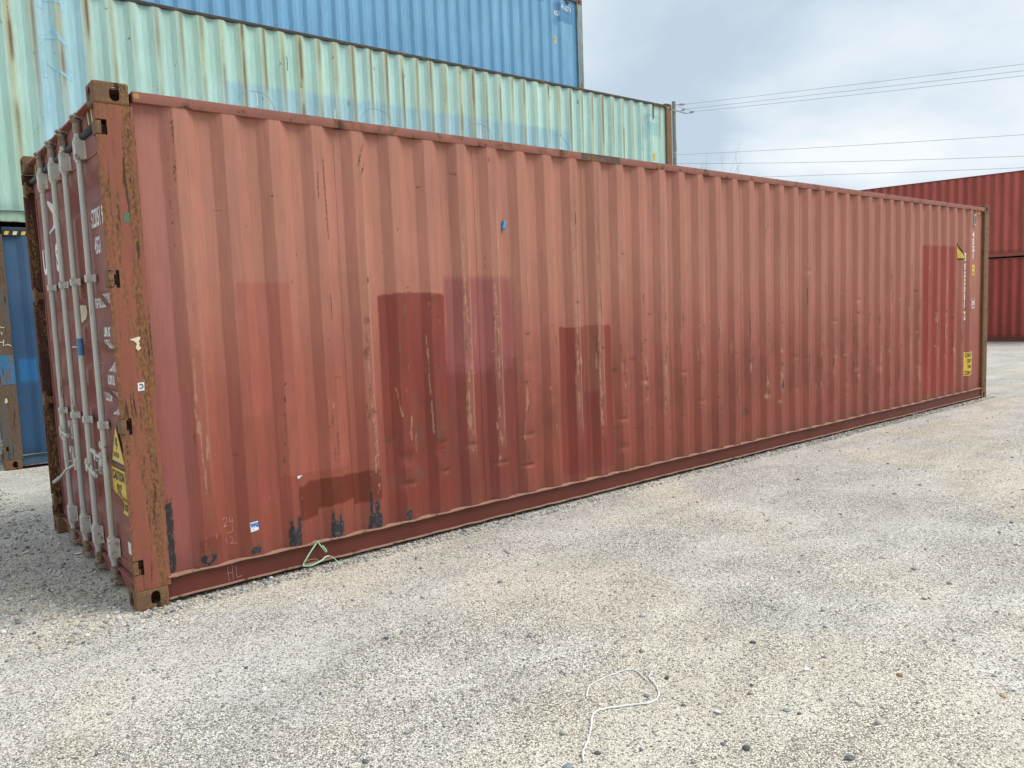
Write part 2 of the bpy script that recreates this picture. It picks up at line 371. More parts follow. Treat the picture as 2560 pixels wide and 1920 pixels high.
def casting_mesh():
    """corner casting 178 x 162 x 118 with its oval holes; outer corner at the origin, extending +x +y +z"""
    def tmp(mb): return bpy.data.objects.new('t', mb.mesh('t'))
    body = tmp(MB().box((0, 0, 0), (.178, .162, .118), .011))
    def stadium(w, h, n=8, top_only=False):
        p = []; r = w/2
        for k in range(n+1):
            a = PI*k/n; p.append((r*math.cos(a), h/2-r+r*math.sin(a)))
        for k in range(n+1):
            a = PI+PI*k/n; p.append((r*math.cos(a), -h/2+r+r*math.sin(a)))
        return p
    cut = MB(); cut.box((.014, .014, .014), (.164, .148, .104))
    cut2 = MB(); cut2.prism([(x+.105, z+.062) for x, z in stadium(.051, .079)], 1, -.05, .03)
    cut3 = MB(); cut3.prism([(y+.082, z+.060) for y, z in stadium(.044, .079)], 0, -.05, .03)
    cut4 = MB(); cut4.prism([(.089+y, .081+x) for x, y in stadium(.0635, .124)], 2, -.05, .2)
    for o in [body]: C.objects.link(o)
    objs = []
    for c in (cut, cut2, cut3, cut4):
        o = tmp(c); C.objects.link(o); objs.append(o)
        md = body.modifiers.new('b', 'BOOLEAN'); md.operation = 'DIFFERENCE'; md.object = o; md.solver = 'EXACT'
    dg = bpy.context.evaluated_depsgraph_get(); me = bpy.data.meshes.new_from_object(body.evaluated_get(dg))
    me.name = 'corner_casting'
    for o in [body]+objs: bpy.data.objects.remove(o)
    return me
CAST = casting_mesh()

def castings(root, mat, H=H_):
    me = CAST.copy(); me.materials.clear(); me.materials.append(mat)
    for (x, sx) in ((0, 1), (L_, -1)):
        for (y, sy) in ((0, 1), (W_, -1)):
            for (z, sz) in ((0, 1), (H, -1)):
                o = bpy.data.objects.new('corner_casting', me); C.objects.link(o); o.parent = root
                o.location = (x, y, z); o.scale = (sx, sy, sz)

def prof(x, x0=X0, pitch=PITCH, n=41, xa=.19, depth=.036):
    """inward depth of the side wall at x"""
    t = (x-(x0-.072)) % pitch
    d = np.where(t < .072, 0, np.where(t < .14, (t-.072)/.068, np.where(t < .21, 1, 1-(t-.21)/.068)))
    d = np.clip(d, 0, 1)
    last = x0+(n-1)*pitch
    d = np.where(x > last+.068, 1, d); d = np.where((x < x0-.072-.20), 1, d)
    d = np.where((x >= x0-.072-.20) & (x < x0-.14), 1, d)
    d = np.where((x >= x0-.14) & (x < x0-.072), 1-(x-(x0-.14))/.068, d)
    return d*depth

def xgrid(xa, xb, step, x0=X0, pitch=PITCH, r=.002):
    pts = set()
    k = -3
    while x0+k*pitch < xb+1:
        for o in (-.072, 0, .068, .138):
            b = x0+k*pitch+o
            for e in (-2.2*r, -r, r, 2.2*r):
                if xa < b+e < xb: pts.add(round(b+e, 5))
        k += 1
    pts |= {xa, xb}
    pts = sorted(pts); out = []
    for a, b in zip(pts[:-1], pts[1:]):
        n = max(1, int(round((b-a)/step))); out += list(np.linspace(a, b, n, endpoint=False))
    return np.array(out+[xb])

def smooth_prof(x, r=.0015, **k):
    return (prof(x-r, **k)+prof(x+r, **k)+prof(x, **k)*2)/4

def grid_panel(name, X, Z, yfun, paint, mat, parent, bow=None):
    gx, gz_ = np.meshgrid(X, Z, indexing='ij'); gy = yfun(gx, gz_)
    n, m = gx.shape; me = bpy.data.meshes.new(name)
    i = np.arange(n*m).reshape(n, m)
    q = np.stack([i[:-1, :-1], i[1:, :-1], i[1:, 1:], i[:-1, 1:]], -1).reshape(-1, 4)
    fast_mesh(me, np.stack([gx if bow is None else gx+bow(gx, gz_), gy, gz_], -1).reshape(-1, 3), q)
    if paint is not None:
        c, w = paint(gx, gz_, gy)
        a = me.color_attributes.new('Paint', 'FLOAT_COLOR', 'POINT'); a.data.foreach_set('color', np.concatenate([c, np.ones(c.shape[:2]+(1,))], -1).astype(np.float32).ravel())
        a = me.color_attributes.new('Wear', 'FLOAT_COLOR', 'POINT'); a.data.foreach_set('color', np.concatenate([w, np.ones(c.shape[:2]+(1,))], -1).astype(np.float32).ravel())
    return link(name, me, mat, parent, True)

def vnoise(x, z, sx, sz, seed):
    """cheap smooth value noise on arrays, 0..1"""
    r_ = np.random.default_rng(seed); T = r_.uniform(0, 1, (64, 64))
    u = x*sx+seed*.37; v = z*sz+seed*.71
    iu = np.floor(u).astype(int); iv = np.floor(v).astype(int); fu = u-iu; fv = v-iv
    fu = fu*fu*(3-2*fu); fv = fv*fv*(3-2*fv)
    g = lambda a, b: T[a % 64, b % 64]
    return (g(iu, iv)*(1-fu)+g(iu+1, iv)*fu)*(1-fv)+(g(iu, iv+1)*(1-fu)+g(iu+1, iv+1)*fu)*fv
def sstep(v, a, b): t = np.clip((v-a)/(b-a+1e-9), 0, 1); return t*t*(3-2*t)
def rect(x, z, x0, x1, z0, z1, e=.004): return sstep(x, x0-e, x0+e)*(1-sstep(x, x1-e, x1+e))*sstep(z, z0-e, z0+e)*(1-sstep(z, z1-e, z1+e))
def blob(x, z, cx, cz, rx, rz): return np.exp(-(((x-cx)/rx)**2+((z-cz)/rz)**2))

# ---- near red container: brushed paint of the long side
STREAK = {0: .35, 1: .15, 3: .1, 4: .75, 5: .2, 6: .25, 7: .85, 8: .8, 9: .1, 10: .2, 11: .85, 12: .8, 13: .2, 14: .3, 15: .75, 16: .25, 17: .5, 18: .3, 19: .25, 20: .2, 21: .25, 22: .3, 23: .15, 24: .3, 25: .35, 26: .2, 28: .3, 30: .3, 31: .2, 33: .35, 34: .3, 36: .55, 37: .5}
def main_paint(x, z, y):
    base = np.empty(x.shape+(3,)); base[:] = (.285, .082, .056)
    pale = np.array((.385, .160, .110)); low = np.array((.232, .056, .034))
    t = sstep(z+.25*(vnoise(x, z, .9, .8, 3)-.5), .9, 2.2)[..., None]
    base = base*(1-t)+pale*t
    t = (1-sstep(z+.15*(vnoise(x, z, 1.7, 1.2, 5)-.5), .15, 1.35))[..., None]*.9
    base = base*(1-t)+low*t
    far = sstep(x, 4, 9)[..., None]*.35; base = base*(1-far)+np.array((.335, .112, .080))*far
    first = (1-sstep(x, .34, .42))[..., None]*.5; base = base*(1-first)+np.array((.30, .105, .095))*first
    def lay(m, col, a=1.0):
        nonlocal base; m = (m*a*(.90+.14*vnoise(x, z, 8, 2, 91)))[..., None]; m = np.clip(m, 0, 1); base = base*(1-m)+np.array(col)*m
    xo, zo = x, z; x = x+.007*(vnoise(x, z, 26, 34, 92)-.5); z = z+.010*(vnoise(x, z, 30, 9, 93)-.5)
    # faint older touch-ups
    lay(rect(x, z, .69, 1.03, 1.02, 1.83, .006), (.33, .088, .062), .55)
    lay(rect(x, z, .90, 1.38, .62, 1.27, .006), (.36, .105, .072), .45)
    lay(rect(x, z, .62, .99, .47, .61, .005), (.27, .062, .045), .6)
    lay(rect(x, z, 1.30, 1.62, 1.9, 2.45, .01), (.45, .17, .125), .35)
    lay(rect(x, z, 1.66, 2.20, .17, 1.745-.01*np.sin(x*9)), (.200, .036, .024), .94)              # square touch-up
    lay(rect(x, z, 2.18, 2.845, .17, 1.24, .015), (.185, .038, .028), .85)
    lay(rect(x, z, 2.20, 2.83, 1.16, 1.855, .035), (.255, .070, .070), .80)                       # soft sprayed patch above it
    lay(rect(x, z, 3.31, 3.93, .22, 1.452+.006*np.sin(x*14)), (.200, .036, .025), .94)
    lay(rect(x, z, 9.93, 11.03, .25, 2.27, .008), (.30, .050, .036), .9)
    lay(rect(x, z, 5.2, 9.9, .2, .62+.1*np.sin(x*1.7), .12), (.27, .065, .046), .4)
    # brown brushed band low on the wall
    top = .562-.03*sstep(1.12-x, 0, .12); bot = .335+.02*np.sin(x*5)+.045*rect(x, z*0+.5, 1.14, 1.40, 0, 1)
    lay(rect(x, z, 1.0, 1.595, bot, top, .006), (.125, .022, .009), .95)
    lay(rect(x, z, .375, .505, .165, .332+.006*np.sin(x*30), .004), (.19, .038, .022), .85)
    x, z = xo, zo
    # scuffed grime over the lower half
    gr_ = sstep(vnoise(x, z, 4.5, 3.2, 95)*.6+vnoise(x, z, 17, 11, 96)*.4, .46, .72)
    lay(gr_*rect(x, z, 1.62, 9.2, .2, 1.25, .25), (.14, .045, .028), .30)
    lay(sstep(vnoise(x, z, 11, 7, 97), .6, .8)*rect(x, z, 1.66, 2.1, .4, 1.1, .08), (.15, .075, .05), .4)
    # weathering runs from the top rail
    run = (vnoise(x, z*0, 22, 1, 11)*vnoise(x, z, 5, .5, 13))
    lay(np.clip(sstep(run, .35, .75)*sstep(z, 1.4, 2.8), 0, 1), (.25, .095, .075), .35)
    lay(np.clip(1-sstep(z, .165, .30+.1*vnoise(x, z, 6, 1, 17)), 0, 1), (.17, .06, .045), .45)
    lay(rect(x, z, 3.58, 3.80, .9, 2.81, .03), (.27, .125, .075), .35)
    for i, s in STREAK.items():
        if s < .3: continue
        xr = X0+i*PITCH; cx = xr-.036+.004*np.sin(z*7+i)
        m = np.exp(-(np.abs(x-cx)/.030)**4)*sstep(z, .35, .8)*(1-sstep(z, 2.2, 2.75))*(.45+.55*vnoise(x, z, 30, 2.5, 300+i))
        lay(m, (.285, .125, .078), s*.75); lay(np.exp(-((x-xr+.004)/.006)**2)*sstep(z, .4, .9)*(1-sstep(z, 2.1, 2.7)), (.50, .27, .19), s*.55)
    # wear fields
    w = np.zeros(x.shape+(3,))
    rs = np.random.default_rng(5)
    for i in range(41):
        xr = X0+i*PITCH; s = STREAK.get(i, .12)
        zt = {4: 1.62, 0: 2.6, 7: 2.35, 8: 2.3, 11: 2.6, 12: 2.55, 15: 2.3, 36: 1.6, 37: 2.2}.get(i, rs.uniform(1.2, 2.2))
        zb = {4: .42, 7: .5, 8: .35, 11: .6, 12: .4, 15: .45, 36: .5, 37: .5}.get(i, rs.uniform(.3, .8))
        cx = xr-.034+rs.uniform(-.012, .012)
        env = sstep(z, zb-.1, zb+.15)*(1-sstep(z, zt-.25, zt+.05))
        wob = cx+.008*np.sin(z*5+i)+.01*(vnoise(x*0+i, z, 1, 3, 20+i)-.5)
        core = np.exp(-((x-wob)/(.010+.010*s))**2)
        w[..., 2] += core*env*s*.60
        w[..., 0] += np.exp(-((x-wob-.012)/.011)**2)*env*s*.50*vnoise(x, z, 3, 6, 40+i)
        e1 = np.exp(-((x-(xr-.070))/.004)**2); e2 = np.exp(-((x-(xr-.002))/.004)**2)     # rubbed bends
        w[..., 2] += (e1+e2)*(.26+.26*s)*vnoise(x, z, 2, 4, 60+i)
    def R_(cx, cz, rx, rz, a=.8, ch=0): w[..., ch] = np.maximum(w[..., ch], a*blob(x, z, cx, cz, rx, rz))
    for cx, cz, rx, rz, a in [(1.688, .735, .05, .035, .72), (1.76, .72, .05, .04, .55), (1.843, .591, .04, .035, .65), (1.961, .966, .045, .045, .55), (1.85, .8, .02, .12, .5),
                              (.386, .938, .008, .06, .9), (.448, .603, .008, .04, .9), (.44, .46, .010, .07, .7), (1.291, .80, .007, .13, .9), (1.532, .933, .02, .03, .8), (1.528, 1.344, .02, .05, .9), (1.556, 1.574, .03, .03, .8), (1.55, 1.1, .012, .05, .7),
                              (.78, .38, .008, .05, .8), (.621, .802, .025, .012, .8), (4.2, 1.136, .06, .02, .9), (3.95, 1.053, .05, .02, .8), (3.956, .547, .08, .012, .85), (4.206, .516, .08, .012, .8), (4.441, .486, .07, .014, .8),
                              (3.72, .627, .05, .015, .7), (4.686, .456, .05, .03, .85), (3.006, 1.004, .012, .012, .9), (4.047, 1.012, .03, .015, .6), (.393, 2.70, .008, .12, .75), (.389, 2.45, .010, .09, .7), (.36, 2.3, .01, .3, .45),
                              (2.313, 2.59, .05, .012, .75), (2.018, 2.478, .02, .012, .75), (2.635, 2.72, .008, .05, .8), (3.511, 2.652, .008, .04, .7), (3.511, 2.3, .01, .2, .7), (1.60, .20, .012, .05, .8), (.63, 2.25, .05, .006, .7), (.95, 2.35, .012, .006, .9),
                              (5.9, .48, .06, .05, .9), (5.75, .6, .03, .04, .8), (5.45, .55, .05, .02, .7), (4.9, .85, .04, .015, .7), (3.07, .45, .012, .04, .7), (6.6, .55, .04, .015, .6), (1.1, 2.0, .006, .012, .9)]:
        R_(cx, cz, rx, rz, a)
    rm = np.random.default_rng(77)
    for cx, cz, rx, rz in ((6.26, .74, .022, .03), (6.24, .60, .025, .035), (6.50, .52, .02, .02)): R_(cx, cz, rx, rz, 1.2, 2)
    R_(6.56, .70, .03, .05, .9, 1)
    for k in range(420):
        cx = rm.uniform(1.2, 11.6); i_ = round((cx-X0+.036)/PITCH); cx = X0+i_*PITCH-.036+rm.normal(0, .035); cz = rm.triangular(.25, .8, 2.2)
        v_ = rm.uniform() < .6; k_ = 1+cx*.14; R_(cx, cz, rm.uniform(.003, .010)*k_ if v_ else rm.uniform(.015, .05), rm.uniform(.02, .10)*k_ if v_ else rm.uniform(.004, .010)*k_, rm.uniform(.6, 1.0), 0 if rm.uniform() < .72 else 2)
    for k in range(7): R_(.958-.006*k, 1.20-.095*k, .008, .022 if k % 2 else .012, .95)             # row of rust beads
    for x0, x1, z0, z1, a in [(.188, .238, .165, .58, .9), (.925, .998, .163, .285, 1.0), (.93, .95, .27, .33, .7), (.975, 1.005, .27, .345, .8), (1.212, 1.292, .163, .275, 1.0), (1.218, 1.24, .26, .335, .85), (1.27, 1.285, .26, .325, .8),
                              (1.492, 1.588, .163, .262, 1.0), (1.50, 1.52, .25, .42, .85), (1.535, 1.572, .25, .36, .7), (1.785, 1.825, .163, .235, .95), (.672, .736, .178, .222, .95), (.375, .405, .19, .228, .9), (.432, .458, .19, .236, .95), (.385, .45, .170, .192, .85), (.375, .46, .222, .232, .6)]:
        w[..., 1] = np.maximum(w[..., 1], rect(x+.012*(vnoise(x, z, 40, 25, 81)-.5), z+.03*(vnoise(x, z, 45, 9, 82)-.5), x0, x1, z0, z1, .008)*a)
        w[..., 0] = np.maximum(w[..., 0], .52*rect(x, z, x0-.012, x1+.012, z0, z1+.03, .014))
    # diagonal scratches near the top
    for (ax, az, bx, bz) in [(1.60, 2.74, 1.545, 2.57), (1.60, 2.60, 1.57, 2.53), (1.26, 2.52, 1.255, 2.36), (1.30, 2.6, 1.31, 2.1), (6.3, 2.4, 6.24, 2.3)]:
        d = np.array((bx-ax, bz-az)); l = np.hypot(*d); d = d/l
        s_ = np.clip((x-ax)*d[0]+(z-az)*d[1], 0, l); dist = np.hypot(x-ax-s_*d[0], z-az-s_*d[1]); w[..., 0] = np.maximum(w[..., 0], .9*np.exp(-(dist/.006)**2))
    for (ax, az, bx, bz) in [(.41, 1.4, .43, .6), (.46, .95, .45, .8), (.40, 1.1, .42, .95), (2.63, 1.62, 2.66, 1.2), (2.60, 1.30, 2.67, 1.33), (2.48, 1.66, 2.46, 1.3), (1.76, 1.1, 1.79, .9), (2.03, 1.45, 2.05, .75), (4.05, 1.1, 4.12, .98), (4.33, 1.15, 4.37, 1.0), (3.76, 1.75, 3.75, .6), (3.47, 2.3, 3.5, 1.4), (10.75, 2.2, 10.8, .8)]:
        d = np.array((bx-ax, bz-az)); l = np.hypot(*d); d = d/l
        s_ = np.clip((x-ax)*d[0]+(z-az)*d[1], 0, l); dist = np.hypot(x-ax-s_*d[0], z-az-s_*d[1]); w[..., 2] = np.maximum(w[..., 2], .85*np.exp(-(dist/.006)**2))
    return base, np.clip(w, 0, 1.2)

DENTS = []
_r = np.random.default_rng(21)
for i in range(5, 41):
    for k in range(int(_r.integers(0, 4))):
        t = _r.uniform()
        if t < .35: d_ = (_r.uniform(.04, .09), _r.uniform(.010, .022), _r.uniform(.005, .013))          # crease across the ridge
        elif t < .7: d_ = (_r.uniform(.02, .05), _r.uniform(.06, .22), _r.uniform(.003, .008))          # long shallow push
        else: d_ = (_r.uniform(.03, .10), _r.uniform(.02, .06), _r.uniform(.005, .012)*(1 if _r.uniform() < .8 else -.6))
        DENTS.append((X0+i*PITCH-.036+_r.normal(0, .03), _r.uniform(.30, 1.15) if _r.uniform() < .8 else _r.uniform(1.1, 2.0), *d_))
DENTS += [(1.83, .60, .07, .05, .012), (1.70, .75, .06, .05, .010), (1.97, .95, .06, .06, .010), (2.1, .62, .05, .05, .010), (2.5, 1.25, .15, .03, .006), (3.0, 1.2, .1, .04, .006), (1.84, .42, .09, .02, .008), (2.38, .62, .05, .02, .01)]
def rib_bow(x, z):
    return (.013*(vnoise(x, z, 1.3, 1.0, 35)-.5)*(1-.6*sstep(z, 1.6, 2.4))+.006*(vnoise(x, z, 5, 2.6, 36)-.5)*(1-sstep(z, 1.2, 2)))*sstep(z, .17, .35)*sstep(x, .3, .6)*(1-sstep(x, 11.3, 11.6))
def side_y(x, z):
    y = .006+smooth_prof(x)
    out = 1-prof(x)/.036
    for cx, cz, rx, rz, a in DENTS:
        m = np.abs(x-cx) < rx*3
        if m.any(): y = y+np.where(m, a*blob(x, z, cx, cz, rx, rz)*(.3+.7*out), 0)
    y = y+.006*(vnoise(x, z, 1.4, 1.1, 31)-.5)+.0035*(vnoise(x, z, 3.7, 2.9, 32)-.5)*(1-.7*sstep(z, 1.2, 2.2))+.002*(vnoise(x, z, 7, 3, 33)-.5)*(1-sstep(z, .9, 1.5))
    # ends of the corrugation are pressed flat where the sheet meets the rails
    return y

def text_obj(body, mat, parent, place, height=.1, wide=.6, bold=.0, align='LEFT', name='lettering', cut=.02, spacing=1.05):
    cu = bpy.data.curves.new('txt', 'FONT'); cu.body = body; cu.size = height*1.38; cu.offset = bold; cu.align_x = align; cu.space_character = spacing; cu.resolution_u = 3
    o = bpy.data.objects.new('txt', cu); C.objects.link(o)
    dg = bpy.context.evaluated_depsgraph_get(); me = bpy.data.meshes.new_from_object(o.evaluated_get(dg))
    bpy.data.objects.remove(o); bpy.data.curves.remove(cu)
    bm = bmesh.new(); bm.from_mesh(me); bpy.data.meshes.remove(me)
    for v in bm.verts: v.co.x *= wide
    return _shape(bm, mat, parent, place, name, cut)
def _shape(bm, mat, parent, place, name, cut):
    if cut:
        xs = [v.co.x for v in bm.verts]; ys = [v.co.y for v in bm.verts]
        for lo, hi, nrm in ((min(xs), max(xs), (1, 0, 0)), (min(ys), max(ys), (0, 1, 0))):
            t = lo+cut
            while t < hi:
                bmesh.ops.bisect_plane(bm, geom=bm.verts[:]+bm.edges[:]+bm.faces[:], plane_co=(t*nrm[0], t*nrm[1], 0), plane_no=nrm); t += cut
    for v in bm.verts: v.co = Vector(place(v.co.x, v.co.y))
    me = bpy.data.meshes.new(name); bm.to_mesh(me); bm.free()
    return link(name, me, mat, parent)
def poly_obj(pts, mat, parent, place, name='sticker', cut=.02):
    bm = bmesh.new(); bm.faces.new([bm.verts.new((a, b, 0)) for a, b in pts]); return _shape(bm, mat, parent, place, name, cut)

# door relief: 1 = pressed in, 0 = outer face
DZ = [(0, 0), (.43, 0), (.50, 1), (.56, 1), (.63, 0), (1.08, 0), (1.13, 1), (1.18, 1), (1.25, 0), (1.33, 0), (1.40, 1), (1.44, 1), (1.51, 0), (1.59, 0), (1.66, 1), (1.72, 1), (1.80, 0), (2.26, 0), (2.33, 1), (2.41, 1), (2.49, 0), (3, 0)]
def door_depth(y, z):
    """y measured from the hinge edge of the leaf, 0..1.115"""
    fz = np.interp(z, [a for a, b in DZ], [b for a, b in DZ])
    side = np.clip(np.minimum((y-.07)/.05, (1.09-y)/.05), 0, 1)
    ch = np.clip(1-np.abs(y-.79)/.095*1.0+.45, 0, 1)*np.clip(np.minimum((z-.43)/.06, (2.49-z)/.06), 0, 1)
    return np.maximum(fz*side, ch)*.052
DOORX, LEAF0, LEAFW = .068, .098, 1.118
DZ = [(1.6+(a-1.6)*1.035 if 0 < a < 3 else a, b) for a, b in DZ]
def door_surf(y, z):
    leaf = 0 if y < 1.219 else 1
    u = y-LEAF0 if leaf == 0 else 2.34-y
    return DOORX+float(door_depth(np.array(u), np.array(z)))

def door_leaf(root, mirror, mat):
    Y = np.arange(0, LEAFW+1e-6, LEAFW/56); Z = np.unique(np.concatenate([np.arange(.135, 2.70, .03), np.array([a for a, b in DZ if .15 < a < 2.69])]))
    gy, gz_ = np.meshgrid(Y, Z, indexing='ij'); gx = DOORX+door_depth(gy, gz_)
    yy = LEAF0+gy if not mirror else 2.34-gy
    n, m = gx.shape; me = bpy.data.meshes.new('door'); i = np.arange(n*m).reshape(n, m)
    q = np.stack([i[:-1, :-1], i[:-1, 1:], i[1:, 1:], i[1:, :-1]], -1).reshape(-1, 4)
    if mirror: q = q[:, ::-1]
    fast_mesh(me, np.stack([gx, yy, gz_], -1).reshape(-1, 3), q)
    d = link('door', me, mat, root, False)
    # perimeter gasket strips and the leaf's edges
    y0, y1 = (LEAF0, LEAF0+LEAFW) if not mirror else (2.34-LEAFW, 2.34)
    mb = MB(); mb.box((DOORX+.002, y0-.012, .125), (DOORX+.05, y0-.001, 2.715)); mb.box((DOORX+.002, y1+.001, .125), (DOORX+.05, y1+.0035, 2.715))
    mb.box((DOORX-.004, y0, .122), (DOORX+.05, y1, .133)); mb.box((DOORX-.004, y0, 2.706), (DOORX+.05, y1, 2.722))
    mb.obj('door_gasket', M_rubber, d)
    mb = MB(); fy0, fy1 = y0+.004, y1-.004
    mb.box((DOORX-.006, fy0, .136), (DOORX-.001, fy0+.05, 2.702), .001)
    mb.box((DOORX-.006, fy1-.03, .136), (DOORX-.001, fy1, 2.702), .001)
    mb.box((DOORX-.0055, fy0+.052, .136), (DOORX-.001, fy1-.032, .195), .001)
    mb.box((DOORX-.0055, fy0+.052, 2.575), (DOORX-.001, fy1-.032, 2.702), .001)
    mb.obj('door_frame', mat, d, auto=40)
    return d

def lock_bar_parts(root, y, kind):
    x = .033
    bar = MB().cyl((x, y, .045), (x, y, 2.84), .0180, 18).obj('locking_bar', M_galv, root, auto=40)
    for (z0, z1) in ((.180, .302), (2.582, 2.694)):
        mb = MB().box((x-.026, y-.036, z0), (x+.026, y+.030, z1), .006)
        mb.box((x+.024, y-.052, z0+.004), (x+.030, y+.048, z1-.004), .002)
        for zz in (z0+.02, z1-.02): mb.cyl((x-.030, y-.028, zz), (x-.022, y-.028, zz), .006, 8)
        mb.obj('bracket', M_brkt, bar, auto=35)
        MB().cyl((x, y, z0-.016), (x, y, z0), .024, 16).obj('collar', M_brkt, bar, auto=40)
        MB().cyl((x, y, z1), (x, y, z1+.014), .024, 16).obj('collar', M_brkt, bar, auto=40)
    for z in (1.005, 1.889):
        mb = MB().box((x-.0245, y-.026, z-.022), (x+.02, y+.026, z+.022), .005); mb.box((x+.016, y-.058, z-.022), (x+.024, y+.042, z+.022), .002)
        mb.cyl((x+.008, y-.048, z), (x+.020, y-.048, z), .007, 8); mb.cyl((x+.008, y+.034, z), (x+.020, y+.034, z), .007, 8)
        mb.obj('guide', M_brkt, bar, auto=35)
    for s, ze in ((-1, .050), (1, 2.815)):
        mb = MB(); z1 = ze-s*.018
        mb.cyl((x, y, z1-s*.06), (x, y, z1), .0255, 14, .021)
        mb.cyl((x, y, z1), (x, y, z1+s*.012), .030, 14)
        mb.cyl((x, y, z1+s*.012), (x, y, z1+s*.026), .021, 14)
        lo, hi = sorted((z1+s*.026, z1+s*.040)); mb.box((x-.032, y-.022, lo), (x+.026, y+.030, hi), .004)
        mb.obj('cam_head', M_cam, bar, auto=35)
        # keeper bolted to the header or sill
        mb = MB(); lo, hi = sorted((z1+s*.018, z1+s*.044)); mb.box((x-.02, y-.066, lo), (x+.0155, y-.034, hi), .005); mb.box((x-.02, y+.040, lo), (x+.0155, y+.066, hi), .005)
        mb.box((x+.016, y-.07, lo-.006), (x+.024, y+.07, hi+.006), .003)
        mb.obj('cam_keeper', M_cam, bar, auto=35)
    # handle hub and lever
    zh, dy, dz, dx = kind
    mb = MB().box((x-.03, y-.006, zh-.045), (x+.012, y+.030, zh+.040), .008)
    mb.cyl((x-.034, y+.012, zh+.012), (x+.0, y+.012, zh+.012), .008, 10)
    mb.obj('handle_hub', M_brkt, bar, auto=35)
    a = Vector((x-.018, y+.012, zh)); b = Vector((x-.018+dx, y+dy, zh+dz)); m_ = a.lerp(b, .35)+Vector((-.012, 0, .006))
    mb = MB().tube([a, m_, a.lerp(b, .7), b], [.009, .009, .009, .011], 10)
    mb.tube([b+(a-b).normalized()*.09, b+(b-a).normalized()*.004], [.0125, .0125], 10)
    mb.obj('handle', M_galv, bar, auto=50)
    mb = MB()       # retainer and hasp on the door leaf
    hy = y+dy*.62 if abs(dx) < .05 else y+.30
    mb.box((x+.014, hy-.028, zh-.045), (x+.031, hy+.028, zh+.085), .005); mb.cyl((x+.002, hy, zh+.065), (x+.015, hy, zh+.065), .026, 14)
    mb.box((x-.030, hy-.020, zh-.022), (x+.014, hy+.020, zh-.014), .002); mb.box((x-.034, hy-.020, zh-.022), (x-.029, hy+.020, zh+.020), .002)
    mb.obj('handle_retainer', M_galv, bar, auto=35)
    return bar

def door_end(root, mats, H=H_, n_bars=4):
    """doors on the x = 0 end"""
    mb = MB().box((.058, .178, 2.742), (.12, W_-.178, H-.072), .004)
    mb.box((.018, .17, H-.071), (.13, W_-.17, H-.060), .003)
    mb.obj('door_header', mats['door'], root, auto=35)
    mb = MB().box((.058, .178, .022), (.14, W_-.178, .108), .004); mb.box((.040, .178, .1085), (.14, W_-.178, .120), .003)
    mb.obj('door_sill', mats['door'], root, auto=35)
    MB().tube([(.056, .10, 2.712), (.058, .6, 2.714), (.058, 1.2, 2.712), (.058, 1.8, 2.714), (.056, 2.34, 2.712)], .021, 12).obj('rubber_seal', M_rubber, root, smooth=True)
    d1 = door_leaf(root, False, mats['door']); d2 = door_leaf(root, True, mats['door'])
    for y, k in ((.600, (.80, .22, .03, -.01)), (1.030, (.708, -.27, -.035, -.012)), (1.400, (.665, .28, -.15, -.10)), (1.830, (.855, -.27, -.01, -.012)))[:n_bars]:
        lock_bar_parts(root, y, k)
    return d1, d2

def posts(root, mats, H=H_):
    # door-end posts: outer plate with hinge pockets, inner web set back
    for sy in (1, -1):
        Y = (lambda y: y) if sy == 1 else (lambda y: W_-y)
        mb = MB()
        zs = [.1185]; pk = [(.205, .294), (1.0, 1.094), (1.806, 1.901), (2.615, 2.695)]
        pts = [(.193, .1185), (.193, H-.1185), (0, H-.1185)]
        for a, b in pk[::-1]: pts += [(0, b), (.056, b), (.056, a), (0, a)]
        pts.append((0, .1185))
        lo, hi = sorted((Y(.001), Y(.009)))
        mb.prism(pts, 1, lo, hi)
        lo, hi = sorted((Y(.0095), Y(.088)))
        mb.box((.108, lo, .12), (.192, hi, H-.12), .003)
        mb.obj('corner_post', mats['post'], root, auto=35)
        for a, b in pk:
            hb = MB(); lo, hi = sorted((Y(.004), Y(.094)))
            hb.box((.002, lo, a+.006), (.029, hi, b-.006), .003); lo3, hi3 = sorted((Y(.064), Y(.094))); hb.box((.0295, lo3, a+.02), (.066, hi3, b-.02), .003); lo2, hi2 = sorted((Y(.030), Y(.046)))
            hb.cyl((.018, Y(.055), a-.02), (.018, Y(.055), b+.018), .011, 10)
            hb.obj('hinge', mats['cast'], root, auto=35)
        # channel shade painted as dark sheets behind the pockets
        lo, hi = sorted((Y(.0098), Y(.09)))
        MB().box((.092, lo, .125), (.1075, hi, H-.125)).obj('hinge_channel', M_doord, root)
        lo, hi = sorted((Y(.0092), Y(.0112))); MB().box((.012, lo, .125), (.0915, hi, H-.125)).obj('channel_shade', M_doord, root) if sy == -1 else None
    for sy in (1, -1):
        Y = (lambda y: y) if sy == 1 else (lambda y: W_-y)
        lo, hi = sorted((Y(.0015), Y(.075)))
        MB().box((L_-.165, lo, .1185), (L_-.002, hi, H-.1185), .006).obj('corner_post', mats['cast2'], root, auto=35)

